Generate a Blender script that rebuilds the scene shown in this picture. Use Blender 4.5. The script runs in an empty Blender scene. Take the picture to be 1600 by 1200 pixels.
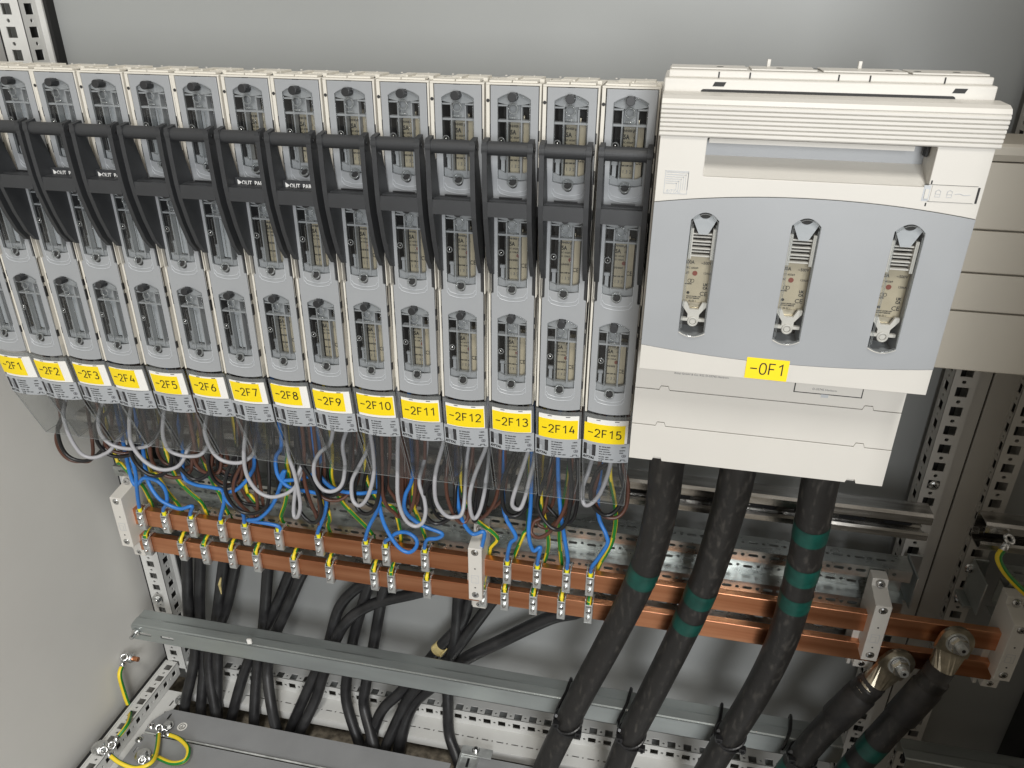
import bpy, math, random
from math import sin, cos, pi, radians
from mathutils import Vector, Matrix
random.seed(7)
S = 0.001                                   # all lengths below are millimetres
scene = bpy.context.scene
col = scene.collection

# ------------------------------------------------------------------ camera
CAM = Vector((39.357, -679.835, 74.85)); FPX = 1191.93
RV = Vector((0.464, 0.056, -0.199))
th = RV.length
Rm = Matrix.Rotation(th, 3, RV.normalized())          # world -> base
Bm = Matrix(((1, 0, 0), (0, 0, -1), (0, 1, 0)))
RT = Rm.transposed()
c_right = RT @ Vector((1, 0, 0)); c_down = RT @ Vector((0, 0, -1)); c_fwd = RT @ Vector((0, 1, 0))
cd = bpy.data.cameras.new('camera'); cam = bpy.data.objects.new('camera', cd); col.objects.link(cam)
cam.matrix_world = Matrix(((c_right.x, -c_down.x, -c_fwd.x, CAM.x*S), (c_right.y, -c_down.y, -c_fwd.y, CAM.y*S),
                           (c_right.z, -c_down.z, -c_fwd.z, CAM.z*S), (0, 0, 0, 1)))
cd.sensor_width = 36; cd.lens = FPX/1600*36; cd.clip_start = 0.01; cd.clip_end = 50
scene.camera = cam

def at(u, v, Y):
    """pixel of the photograph -> the point (mm) where its ray meets the plane y = Y"""
    d = c_fwd + c_right*((u-800)/FPX) + c_down*((v-600)/FPX)
    t = (Y-CAM.y)/d.y
    p = CAM + d*t
    return (p.x, p.y, p.z)

# ------------------------------------------------------------------ light
scene.view_settings.view_transform = 'Standard'; scene.view_settings.look = 'None'
scene.view_settings.exposure = -0.14; scene.view_settings.gamma = 1; scene.view_settings.use_curve_mapping = False
world = bpy.data.worlds.new('World'); scene.world = world; world.use_nodes = True
wn = world.node_tree.nodes; wl = world.node_tree.links
bg = wn['Background']
tc = wn.new('ShaderNodeTexCoord'); mp = wn.new('ShaderNodeMapping'); gr = wn.new('ShaderNodeTexNoise'); rp = wn.new('ShaderNodeValToRGB')
mp.inputs['Scale'].default_value = (1.2, 1.2, 2.2); gr.inputs['Scale'].default_value = 1.6; gr.inputs['Detail'].default_value = 1
wl.new(tc.outputs['Generated'], mp.inputs[0]); wl.new(mp.outputs[0], gr.inputs['Vector']); wl.new(gr.outputs['Fac'], rp.inputs[0])
rp.color_ramp.elements[0].position = 0.4; rp.color_ramp.elements[0].color = (0.22, 0.19, 0.155, 1)
rp.color_ramp.elements[1].position = 0.62; rp.color_ramp.elements[1].color = (1.0, 0.92, 0.80, 1)
wl.new(rp.outputs[0], bg.inputs[0]); bg.inputs[1].default_value = 0.60

def area(name, loc, target, sx, sy, power, color):
    ld = bpy.data.lights.new(name, 'AREA'); ld.shape = 'RECTANGLE'; ld.size = sx; ld.size_y = sy
    ld.energy = power; ld.color = color
    o = bpy.data.objects.new(name, ld); col.objects.link(o); o.location = loc
    o.rotation_euler = (Vector(target)-Vector(loc)).to_track_quat('-Z', 'Y').to_euler()
    return o
area('ceiling_light', (0.62, -2.3, 3.2), (0.0, 0, -0.3), 0.40, 1.0, 96, (1.0, 0.975, 0.925))
area('fill_light', (0.42, -2.2, 0.20), (-0.15, 0, -0.65), 0.7, 1.2, 44, (0.97, 0.985, 1.0))  # added fill lamp, brightens the lower half and the left wall

# ------------------------------------------------------------------ materials
def mat(name, color, rough=0.5, metal=0.0, noise=0.06, nscale=30, bump=0.0, bscale=200, spec=0.5, rnoise=0.0, color2=None, stretch=(1, 1, 1), ramp=(0.35, 0.7)):
    m = bpy.data.materials.new(name); m.use_nodes = True
    n = m.node_tree.nodes; l = m.node_tree.links; b = n['Principled BSDF']
    b.inputs['Roughness'].default_value = rough; b.inputs['Metallic'].default_value = metal
    b.inputs['Specular IOR Level'].default_value = spec
    t = n.new('ShaderNodeTexCoord'); mpp = n.new('ShaderNodeMapping'); nz = n.new('ShaderNodeTexNoise')
    k = nscale/ S / 1000.0
    mpp.inputs['Scale'].default_value = (k*stretch[0], k*stretch[1], k*stretch[2])
    nz.inputs['Scale'].default_value = 1.0; nz.inputs['Detail'].default_value = 5
    l.new(t.outputs['Object'], mpp.inputs[0]); l.new(mpp.outputs[0], nz.inputs['Vector'])
    r = n.new('ShaderNodeValToRGB'); r.color_ramp.elements[0].position = ramp[0]; r.color_ramp.elements[1].position = ramp[1]
    c2 = color2 if color2 else tuple(min(1, c*(1+noise)) for c in color)
    c1 = color if color2 else tuple(c*(1-noise) for c in color)
    r.color_ramp.elements[0].color = (*c1, 1); r.color_ramp.elements[1].color = (*c2, 1)
    l.new(nz.outputs['Fac'], r.inputs[0]); l.new(r.outputs[0], b.inputs['Base Color'])
    if rnoise:
        mr = n.new('ShaderNodeMapRange'); mr.inputs[3].default_value = max(0, rough-rnoise); mr.inputs[4].default_value = min(1, rough+rnoise)
        l.new(nz.outputs['Fac'], mr.inputs[0]); l.new(mr.outputs[0], b.inputs['Roughness'])
    if bump:
        nb = n.new('ShaderNodeTexNoise'); nb.inputs['Scale'].default_value = bscale; nb.inputs['Detail'].default_value = 3
        bp = n.new('ShaderNodeBump'); bp.inputs['Strength'].default_value = bump; bp.inputs['Distance'].default_value = 0.0005
        l.new(t.outputs['Object'], nb.inputs['Vector']); l.new(nb.outputs['Fac'], bp.inputs['Height']); l.new(bp.outputs[0], b.inputs['Normal'])
    return m

def clear(name, tint, gloss, rough=0.08, fac=0.12):
    m = bpy.data.materials.new(name); m.use_nodes = True
    n = m.node_tree.nodes; l = m.node_tree.links
    for q in list(n):
        if q.type != 'OUTPUT_MATERIAL': n.remove(q)
    out = [q for q in n if q.type == 'OUTPUT_MATERIAL'][0]
    tr = n.new('ShaderNodeBsdfTransparent'); tr.inputs[0].default_value = (*tint, 1)
    gl = n.new('ShaderNodeBsdfGlossy'); gl.inputs[0].default_value = (gloss, gloss, gloss, 1); gl.inputs['Roughness'].default_value = rough
    df = n.new('ShaderNodeBsdfDiffuse'); df.inputs[0].default_value = (0.42, 0.43, 0.43, 1)
    lw = n.new('ShaderNodeLayerWeight'); lw.inputs[0].default_value = 0.5
    ma = n.new('ShaderNodeMath'); ma.operation = 'MULTIPLY_ADD'; ma.inputs[1].default_value = 0.45; ma.inputs[2].default_value = 0.025; pw = n.new('ShaderNodeMath'); pw.operation = 'POWER'; pw.inputs[1].default_value = 3.5
    m1 = n.new('ShaderNodeMixShader'); m2 = n.new('ShaderNodeMixShader')
    m1.inputs[0].default_value = fac
    l.new(tr.outputs[0], m1.inputs[1]); l.new(df.outputs[0], m1.inputs[2])
    l.new(lw.outputs['Facing'], pw.inputs[0]); l.new(pw.outputs[0], ma.inputs[0]); l.new(ma.outputs[0], m2.inputs[0])
    l.new(m1.outputs[0], m2.inputs[1]); l.new(gl.outputs[0], m2.inputs[2]); l.new(m2.outputs[0], out.inputs[0])
    return m

CREAM = mat('cream_plastic', (0.68, 0.65, 0.58), 0.42, bump=0.12, bscale=1500, noise=0.03, nscale=12)
WHITEP = mat('offwhite_plastic', (0.61, 0.59, 0.545), 0.40, bump=0.08, bscale=1800, noise=0.025, nscale=10)
GREYP = mat('grey_plastic', (0.325, 0.338, 0.35), 0.36, bump=0.10, bscale=1800, noise=0.035, nscale=14)
GREYL = mat('light_grey_plastic', (0.46, 0.48, 0.50), 0.35, bump=0.08, bscale=1500, noise=0.03)
DARKP = mat('charcoal_plastic', (0.034, 0.036, 0.039), 0.48, bump=0.3, bscale=1500, noise=0.12, nscale=20)
KNOB = mat('knob_plastic', (0.022, 0.023, 0.025), 0.4)
BLACK = mat('black_plastic', (0.012, 0.012, 0.013), 0.35)
VOID = mat('dark_interior', (0.025, 0.025, 0.025), 0.7)
YELLOW = mat('yellow_sticker', (0.93, 0.70, 0.008), 0.45, noise=0.02)
WHITE = mat('white_card', (0.84, 0.83, 0.79), 0.5, noise=0.02)
INK = mat('black_ink', (0.008, 0.008, 0.008), 0.5)
INKG = mat('grey_ink', (0.11, 0.11, 0.12), 0.6)
WINK = mat('white_ink', (0.75, 0.75, 0.73), 0.5)
PLATE = mat('rating_plate_grey', (0.38, 0.40, 0.42), 0.4, noise=0.03)
FUSE = mat('fuse_ceramic', (0.44, 0.385, 0.275), 0.45, noise=0.08, nscale=60)
RED = mat('red_indicator', (0.22, 0.05, 0.03), 0.5)
CLEAR = clear('clear_pane', (0.955, 0.96, 0.96), 0.7, 0.05, 0.004)
SMOKE = clear('smoky_clear_plastic', (0.955, 0.96, 0.96), 0.8, 0.12, 0.016)
CLEARE = clear('clear_edge', (0.82, 0.84, 0.84), 0.9, 0.10, 0.24)
STEEL = mat('zinc_plated_steel', (0.66, 0.68, 0.67), 0.36, 0.75, noise=0.25, nscale=60, rnoise=0.12, bump=0.05, bscale=300)
STEELB = mat('bright_steel', (0.72, 0.73, 0.73), 0.2, 1.0, noise=0.15, nscale=150, rnoise=0.1)
GALV = mat('galvanised_steel', (0.42, 0.44, 0.43), 0.30, 0.95, nscale=70, color2=(0.62, 0.645, 0.63), rnoise=0.14, bump=0.05, bscale=160, stretch=(0.5, 1, 1))
GALVS = mat('galvanised_steel_painted_reflections', (0.36, 0.35, 0.33), 0.24, 1.0, nscale=120, color2=(0.75, 0.74, 0.72), rnoise=0.16, bump=0.25, bscale=150, stretch=(0.12, 1, 1))  # streaky reflections put into the colour as light and dark bands
GALVD = mat('dull_galvanised_steel', (0.40, 0.43, 0.425), 0.36, 0.75, nscale=30, color2=(0.48, 0.52, 0.51), rnoise=0.1, bump=0.05, bscale=260, stretch=(0.2, 1, 1))
COPPER = mat('copper', (0.64, 0.255, 0.125), 0.32, 1.0, nscale=45, color2=(0.84, 0.41, 0.23), rnoise=0.1, stretch=(0.10, 1, 2.2), bump=0.05, bscale=120)
BRASS = mat('tinned_brass', (0.50, 0.45, 0.35), 0.34, 1.0, noise=0.3, nscale=80, rnoise=0.12)
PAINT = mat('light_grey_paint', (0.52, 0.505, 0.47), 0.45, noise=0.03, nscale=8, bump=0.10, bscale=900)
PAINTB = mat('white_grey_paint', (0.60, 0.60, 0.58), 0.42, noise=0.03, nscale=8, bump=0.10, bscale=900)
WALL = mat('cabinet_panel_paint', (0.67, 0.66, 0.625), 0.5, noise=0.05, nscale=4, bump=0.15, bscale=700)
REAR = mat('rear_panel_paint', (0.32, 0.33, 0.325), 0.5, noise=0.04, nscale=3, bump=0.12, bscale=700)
BEIGE = mat('beige_cover', (0.50, 0.465, 0.395), 0.4, noise=0.03, nscale=8)
GASKET = mat('black_gasket', (0.01, 0.01, 0.01), 0.7)
RUBBER = mat('black_rubber', (0.016, 0.015, 0.014), 0.48, nscale=170, color2=(0.085, 0.078, 0.068), rnoise=0.14, bump=0.4, bscale=260, ramp=(0.54, 0.92), stretch=(1, 1, 0.3))
RUBBER2 = mat('black_sheath', (0.010, 0.010, 0.011), 0.42, nscale=40, color2=(0.028, 0.028, 0.029), rnoise=0.1, bump=0.2, bscale=150)
SHRINK = mat('heat_shrink', (0.016, 0.015, 0.015), 0.55, nscale=60, color2=(0.04, 0.037, 0.034), bump=0.6, bscale=70)
TAPE = mat('green_tape', (0.004, 0.060, 0.046), 0.42, noise=0.25, nscale=60, bump=0.4, bscale=90)
WGREY = mat('grey_wire', (0.38, 0.38, 0.40), 0.4, noise=0.04)
WBLACK = mat('black_wire', (0.012, 0.012, 0.013), 0.35)
WBROWN = mat('brown_wire', (0.105, 0.045, 0.030), 0.38, noise=0.12)
WBLUE = mat('blue_wire', (0.030, 0.175, 0.52), 0.36, noise=0.08)
WGREEN = mat('green_insulation', (0.015, 0.20, 0.03), 0.38)
WYEL = mat('yellow_insulation', (0.80, 0.60, 0.03), 0.38)
FERR = mat('yellow_ferrule', (0.85, 0.78, 0.02), 0.4)
GLAND = mat('dark_grey_plate', (0.27, 0.275, 0.28), 0.36, noise=0.08, nscale=12, bump=0.15, bscale=600, rnoise=0.06)
CONC = mat('concrete', (0.10, 0.085, 0.065), 0.9, nscale=90, color2=(0.30, 0.26, 0.20), bump=0.8, bscale=80)
CLOTH = mat('frayed_tape', (0.55, 0.45, 0.20), 0.8, noise=0.3, nscale=80, bump=0.6, bscale=200)

# ------------------------------------------------------------------ mesh helpers
ORI = {}
class MB:
    def __init__(s): s.v = []; s.f = []; s.m = []; s.mats = []; s.cur = 0
    def use(s, m):
        if m not in s.mats: s.mats.append(m)
        s.cur = s.mats.index(m); return s
    def add(s, vs, fs, f=None):
        b = len(s.v)
        s.v += [tuple(f(*p)) if f else tuple(p) for p in vs]
        for q in fs: s.f.append(tuple(b+i for i in q)); s.m.append(s.cur)
        return s
    def box(s, x0, x1, y0, y1, z0, z1, f=None, n=None):
        vs = [(x, y, z) for x in (x0, x1) for y in (y0, y1) for z in (z0, z1)]
        fs = [(0, 1, 3, 2), (4, 6, 7, 5), (0, 4, 5, 1), (2, 3, 7, 6), (0, 2, 6, 4), (1, 5, 7, 3)]
        return s.add(vs, fs, f)
    def prism(s, poly, a, b, f):
        """polygon of (p,q), extruded from a to b; f(p,q,w) -> xyz"""
        n = len(poly)
        vs = [(p, q, a) for p, q in poly]+[(p, q, b) for p, q in poly]
        fs = [tuple(range(n-1, -1, -1)), tuple(range(n, 2*n))]+[(i, (i+1) % n, n+(i+1) % n, n+i) for i in range(n)]
        return s.add(vs, fs, f)
    def sheet(s, pts, a, b, f, t=1.5):
        """open polyline (p,q) thickened sideways by t, extruded a..b"""
        n = len(pts); off = []
        for i in range(n):
            d = Vector((0, 0))
            if i > 0: d += (Vector(pts[i])-Vector(pts[i-1])).normalized()
            if i < n-1: d += (Vector(pts[i+1])-Vector(pts[i])).normalized()
            d.normalize(); off.append((pts[i][0]-d.y*t, pts[i][1]+d.x*t))
        return s.prism(list(pts)+off[::-1], a, b, f)
    def tube(s, pts, r, seg=10, smooth=True, res=5, caps=True, stripe=None):
        P = [Vector(p) for p in pts]
        if smooth and len(P) > 2:
            Q = []
            for i in range(len(P)-1):
                p0 = P[max(i-1, 0)]; p1 = P[i]; p2 = P[i+1]; p3 = P[min(i+2, len(P)-1)]
                for k in range(res):
                    t = k/res
                    Q.append(0.5*((2*p1)+(p2-p0)*t+(2*p0-5*p1+4*p2-p3)*t*t+(3*p1-p0-3*p2+p3)*t**3))
            Q.append(P[-1]); P = Q
        b = len(s.v); N = len(P); up = None
        for i in range(N):
            d = (P[min(i+1, N-1)]-P[max(i-1, 0)])
            if d.length < 1e-9: d = Vector((0, 0, 1))
            d.normalize()
            if up is None: up = d.orthogonal().normalized()
            up = (up-d*up.dot(d)); up.normalize(); sd = d.cross(up)
            rr = r[min(int(i*len(r)/N), len(r)-1)] if isinstance(r, (list, tuple)) else r
            for k in range(seg):
                a = 2*pi*k/seg
                s.v.append(tuple(P[i]+up*cos(a)*rr+sd*sin(a)*rr))
        for i in range(N-1):
            for k in range(seg):
                s.f.append((b+i*seg+k, b+i*seg+(k+1) % seg, b+(i+1)*seg+(k+1) % seg, b+(i+1)*seg+k))
                s.m.append(stripe(k, i) if stripe else s.cur)
        if caps:
            s.f.append(tuple(b+k for k in range(seg))[::-1]); s.m.append(s.cur)
            s.f.append(tuple(b+(N-1)*seg+k for k in range(seg))); s.m.append(s.cur)
        return s
    def cyl(s, p, d, r, h, seg=20, r2=None):
        p = Vector(p); d = Vector(d).normalized(); u = d.orthogonal().normalized(); w = d.cross(u)
        r2 = r if r2 is None else r2
        vs = [tuple(p+(u*cos(2*pi*k/seg)+w*sin(2*pi*k/seg))*r) for k in range(seg)]
        vs += [tuple(p+d*h+(u*cos(2*pi*k/seg)+w*sin(2*pi*k/seg))*r2) for k in range(seg)]
        fs = [tuple(range(seg))[::-1], tuple(range(seg, 2*seg))]+[(k, (k+1) % seg, seg+(k+1) % seg, seg+k) for k in range(seg)]
        return s.add(vs, fs)
    def ring(s, p, d, r, t, seg=24, ts=8):
        p = Vector(p); d = Vector(d).normalized(); u = d.orthogonal().normalized(); w = d.cross(u)
        vs = []; fs = []
        for i in range(seg):
            a = 2*pi*i/seg; e = u*cos(a)+w*sin(a)
            for k in range(ts):
                b = 2*pi*k/ts; vs.append(tuple(p+e*(r+t*cos(b))+d*t*sin(b)))
        for i in range(seg):
            for k in range(ts): fs.append((i*ts+k, ((i+1) % seg)*ts+k, ((i+1) % seg)*ts+(k+1) % ts, i*ts+(k+1) % ts))
        return s.add(vs, fs)
    def screw(s, p, d, r=4.5, h=3, hexhead=False):
        """pan head with a cross recess, or a hexagon head with washer"""
        p = Vector(p); d = Vector(d).normalized(); u = d.orthogonal().normalized(); w = d.cross(u)
        s.use(STEELB)
        if hexhead:
            s.cyl(p, d, r*1.5, 1.2, 24); s.cyl(p+d*1.2, d, r, h, 6); s.cyl(p+d*(1.2+h), d, r*0.8, 0.4, 18)
        else:
            s.cyl(p, d, r*1.25, 0.8, 24); s.cyl(p+d*0.8, d, r, h*0.6, 20); s.cyl(p+d*(0.8+h*0.6), d, r, h*0.4, 20, r*0.7)
            s.use(BLACK)
            for a, b in ((u, w), (w, u)):
                q = p+d*(h+0.75)
                vs = [q+a*r*.55+b*r*.12, q-a*r*.55+b*r*.12, q-a*r*.55-b*r*.12, q+a*r*.55-b*r*.12]
                s.add([tuple(x) for x in vs]+[tuple(x+d*0.1) for x in vs], [(0, 1, 2, 3), (7, 6, 5, 4), (0, 4, 5, 1), (1, 5, 6, 2), (2, 6, 7, 3), (3, 7, 4, 0)])
        return s
    def plate(s, outline, holes, t, f, bev=0.0):
        """flat plate with holes: 2D curve filled and extruded; f(u,v,w) -> xyz, w in -t..0"""
        cu = bpy.data.curves.new('tmp', 'CURVE'); cu.dimensions = '2D'; cu.fill_mode = 'BOTH'
        cu.extrude = t/2-bev; cu.bevel_depth = bev; cu.bevel_resolution = 1; cu.offset = -bev
        for poly in [outline]+list(holes):
            sp = cu.splines.new('POLY'); sp.points.add(len(poly)-1); sp.use_cyclic_u = True
            for i, (x, y) in enumerate(poly): sp.points[i].co = (x, y, 0, 1)
        o = bpy.data.objects.new('tmp', cu); col.objects.link(o)
        dg = bpy.context.evaluated_depsgraph_get(); dg.update()
        me = bpy.data.meshes.new_from_object(o.evaluated_get(dg))
        vs = [(v.co.x, v.co.y, v.co.z-t/2) for v in me.vertices]; fs = [tuple(p.vertices) for p in me.polygons]
        bpy.data.objects.remove(o); bpy.data.curves.remove(cu); bpy.data.meshes.remove(me)
        return s.add(vs, fs, f)
    def vplate(s, outline, holes, t, f, bev=0.0):
        """the same for plates longer in v than in u"""
        sw = lambda P: [(b, a) for a, b in P]
        return s.plate(sw(outline), [sw(h) for h in holes], t, lambda u, v, w: f(v, u, w), bev)
    def text(s, txt, size, f, offset=0.0, shear=0.0, align='LEFT', ext=0.05, sx=1.0):
        vs, fs = text_geo(txt, size, offset, shear, align, ext)
        return s.add([(x*sx, y, z) for x, y, z in vs], fs, f)
    def build(s, name, parent=None, local=False, bevel=0.0, smooth=False, label=None):
        if parent is not None: o0 = ORI[parent.name]
        elif local: o0 = (0, 0, 0)
        else:
            xs = [p[0] for p in s.v]; ys = [p[1] for p in s.v]; zs = [p[2] for p in s.v]
            o0 = ((min(xs)+max(xs))/2, (min(ys)+max(ys))/2, min(zs))
        me = bpy.data.meshes.new(name)
        me.from_pydata([((p[0]-o0[0])*S, (p[1]-o0[1])*S, (p[2]-o0[2])*S) for p in s.v], [], s.f)
        for m in s.mats: me.materials.append(m)
        for i, p in enumerate(me.polygons): p.material_index = s.m[i]
        me.update()
        if smooth:
            for p in me.polygons: p.use_smooth = True
        o = bpy.data.objects.new(name, me); col.objects.link(o)
        if parent is not None: o.parent = parent
        else: o.location = (o0[0]*S, o0[1]*S, o0[2]*S)
        ORI[o.name] = o0
        if bevel:
            b = o.modifiers.new('bevel', 'BEVEL'); b.width = bevel*S; b.segments = 2; b.limit_method = 'ANGLE'; b.angle_limit = radians(40)
        if label: o['label'] = label
        return o

TXT = {}
def text_geo(txt, size, offset, shear, align, ext):
    key = (txt, size, offset, shear, align, ext)
    if key not in TXT:
        cu = bpy.data.curves.new('tmp', 'FONT'); cu.body = txt; cu.size = size; cu.offset = offset; cu.shear = shear
        cu.align_x = align; cu.extrude = ext; cu.resolution_u = 2
        o = bpy.data.objects.new('tmp', cu); col.objects.link(o)
        dg = bpy.context.evaluated_depsgraph_get(); dg.update()
        me = bpy.data.meshes.new_from_object(o.evaluated_get(dg))
        TXT[key] = ([tuple(v.co) for v in me.vertices], [tuple(p.vertices) for p in me.polygons])
        bpy.data.objects.remove(o); bpy.data.curves.remove(cu); bpy.data.meshes.remove(me)
    return TXT[key]

GL = {'0': [[(0.5, 1), (0.25, 0.97), (0.06, 0.8), (0, 0.5), (0.06, 0.2), (0.25, 0.03), (0.5, 0), (0.75, 0.03), (0.94, 0.2), (1, 0.5), (0.94, 0.8), (0.75, 0.97), (0.5, 1)]],
 '1': [[(0.12, 0.78), (0.62, 1.0), (0.62, 0)]], '2': [[(0.02, 0.76), (0.1, 0.92), (0.3, 1), (0.62, 1), (0.88, 0.9), (0.95, 0.74), (0.88, 0.56), (0.0, 0.0), (1.0, 0.0)]],
 '3': [[(0.03, 0.88), (0.25, 1), (0.65, 1), (0.9, 0.88), (0.92, 0.68), (0.75, 0.55), (0.42, 0.53)], [(0.42, 0.53), (0.8, 0.5), (1, 0.3), (0.93, 0.1), (0.68, 0), (0.25, 0), (0.0, 0.12)]],
 '4': [[(0.55, 1), (0.0, 0.26), (1, 0.26)], [(0.76, 0.56), (0.76, 0)]], '5': [[(0.9, 1), (0.16, 1), (0.1, 0.54), (0.35, 0.62), (0.68, 0.6), (0.93, 0.45), (0.97, 0.26), (0.85, 0.07), (0.58, 0), (0.25, 0), (0.02, 0.1)]],
 '6': [[(0.72, 1), (0.35, 0.75), (0.08, 0.45), (0.02, 0.25), (0.15, 0.06), (0.45, 0), (0.75, 0.03), (0.97, 0.2), (0.95, 0.42), (0.7, 0.58), (0.4, 0.58), (0.13, 0.45)]],
 '7': [[(0, 1), (1, 1), (0.4, 0)]], '8': [[(0.5, 0.54), (0.15, 0.62), (0.08, 0.8), (0.25, 0.97), (0.5, 1), (0.75, 0.97), (0.92, 0.8), (0.85, 0.62), (0.5, 0.54), (0.1, 0.42), (0, 0.22), (0.18, 0.03), (0.5, 0), (0.82, 0.03), (1, 0.22), (0.9, 0.42), (0.5, 0.54)]],
 '9': [[(0.28, 0), (0.65, 0.25), (0.92, 0.55), (0.98, 0.75), (0.85, 0.94), (0.55, 1), (0.25, 0.97), (0.03, 0.8), (0.05, 0.58), (0.3, 0.42), (0.6, 0.42), (0.87, 0.55)]],
 'F': [[(0.06, 0), (0.06, 1), (0.95, 1)], [(0.06, 0.52), (0.82, 0.52)]], '-': [[(-0.05, 0.48), (1.0, 0.48)]]}
def strokes(m, txt, h, f, t=1.25, adv=0.77, cw=0.53):
    """thin engraved-style digits drawn as ribbons, centred on the origin"""
    W = (len(txt)-1)*adv*h+cw*h; x = -W/2
    for ch in txt:
        for pl in GL[ch]:
            P = [Vector((x+p*cw*h, q*h)) for p, q in pl]; n = len(P); L = []; R = []
            for i in range(n):
                a = (P[i]-P[i-1]).normalized() if i else None; b = (P[i+1]-P[i]).normalized() if i < n-1 else None
                d = (a or b)+(b or a); d = d.normalized() if d.length > 0.2 else (a or b); nn = Vector((-d.y, d.x)); c = max(0.5, abs(d.dot(b or a)))
                L.append(P[i]+nn*t/2/c); R.append(P[i]-nn*t/2/c)
            vs = [(q.x, q.y, 0.08) for q in L+R]
            m.add(vs, [(i, i+1, n+i+1, n+i) for i in range(n-1)], f)
        x += adv*h

def screws(parent, lst, name='screw'):
    for p, d, r, h, hx in lst:
        m = MB(); m.screw(p, d, r, h, hx); m.build(name, parent)

def empty(name, loc, label=None, cat=None, group=None, kind=None):
    o = bpy.data.objects.new(name, None); o.empty_display_size = 0.02; col.objects.link(o)
    o.location = tuple(c*S for c in loc); ORI[o.name] = tuple(loc)
    return tag(o, label, cat, group, kind)
def tag(o, label=None, cat=None, group=None, kind=None):
    if label: o['label'] = label
    if cat: o['category'] = cat
    if group: o['group'] = group
    if kind: o['kind'] = kind
    return o
def copy_tree(o, parent=None):
    c = o.copy(); col.objects.link(c); ORI[c.name] = ORI[o.name]
    if parent: c.parent = parent
    for ch in [x for x in bpy.data.objects if x.parent == o]: copy_tree(ch, c)
    return c

XZ = lambda Y: (lambda u, v, w: (u, Y-w, v))                    # plate facing the camera (-y), w<0 goes inward
def rect(x0, x1, z0, z1): return [(x0, z0), (x1, z0), (x1, z1), (x0, z1)]
def circ(cx, cz, r, n=14): return [(cx+r*cos(2*pi*k/n), cz+r*sin(2*pi*k/n)) for k in range(n)]
def slot(cx, cz, w, h, n=6):
    """stadium, longer side along x if w>h"""
    r = min(w, h)/2; out = []
    if w >= h:
        for k in range(n+1): a = -pi/2+pi*k/n; out.append((cx+w/2-r+r*cos(a), cz+r*sin(a)))
        for k in range(n+1): a = pi/2+pi*k/n; out.append((cx-w/2+r+r*cos(a), cz+r*sin(a)))
    else:
        for k in range(n+1): a = pi*k/n; out.append((cx+r*cos(a), cz+h/2-r+r*sin(a)))
        for k in range(n+1): a = pi+pi*k/n; out.append((cx+r*cos(a), cz-h/2+r+r*sin(a)))
    return out
def rrect(x0, x1, z0, z1, r, n=4):
    out = []
    for cx, cz, a0 in ((x1-r, z1-r, 0), (x0+r, z1-r, pi/2), (x0+r, z0+r, pi), (x1-r, z0+r, 1.5*pi)):
        for k in range(n+1): a = a0+pi/2*k/n; out.append((cx+r*cos(a), cz+r*sin(a)))
    return out
# @@PART2
# ================================================================== the setting
m = MB().use(CONC); m.box(-1500, 1500, -900, 400, -1082, -1080); tag(m.build('floor'), kind='structure')
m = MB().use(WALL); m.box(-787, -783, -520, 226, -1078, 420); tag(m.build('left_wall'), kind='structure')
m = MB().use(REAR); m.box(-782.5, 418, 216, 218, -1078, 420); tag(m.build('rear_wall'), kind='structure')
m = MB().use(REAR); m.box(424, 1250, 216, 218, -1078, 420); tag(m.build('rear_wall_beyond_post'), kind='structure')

def perforate(z0, z1, c, w, h, off=0.0, r=2.3, pitch=25, start=None, dx=0.0, size=(13, 12)):
    """rows of square and round holes every 25 mm, along the second coordinate"""
    H = []; z = start
    while z > z0+8:
        if z < z1-8: H.append(rect(c-size[0]/2, c+size[0]/2, z-size[1]/2, z+size[1]/2))
        if z0+8 < z-12.5 < z1-8: H.append(circ(c+dx, z-12.5, r, 12))
        z -= pitch
    return H

# left rear post
t = empty('frame_post', (-742, 190, -1010), 'perforated pale grey upright in the left rear corner of the cabinet', 'frame post')
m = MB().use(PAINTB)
m.vplate(rect(-757, -724, -1000, 300), perforate(-1000, 300, -742, 13, 12, start=285.5, dx=-1), 1.5, XZ(173))
f = lambda u, v, w: (-724+w, u, v)
m.vplate(rect(173.1, 202, -1000, 300), perforate(-1000, 300, 188, 13, 12, start=285.5, dx=0), 1.5, f)
m.sheet([(-757.2, 186), (-757.2, 173.5)], -1000, 300, lambda p, q, w: (p, q, w), 1.5)
m.box(-764, -758, 182, 187, -1000, 300); m.box(-723.8, -716, 200.5, 203, -1000, 300)
m.build('upright', t)
m = MB().use(GASKET); m.box(-768, -764.5, 182, 196, -1000, 300); m.box(-715.5, -711.5, 203, 215.5, -1000, 300); m.build('gasket', t)
m = MB().use(VOID); m.box(-755, -727, 201, 204, -1000, 300); m.build('inner_web', t)
screws(t, [(at(246, 937, 164), (0, -1, 0.1), 6, 5, True)], 'bolt')
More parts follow.
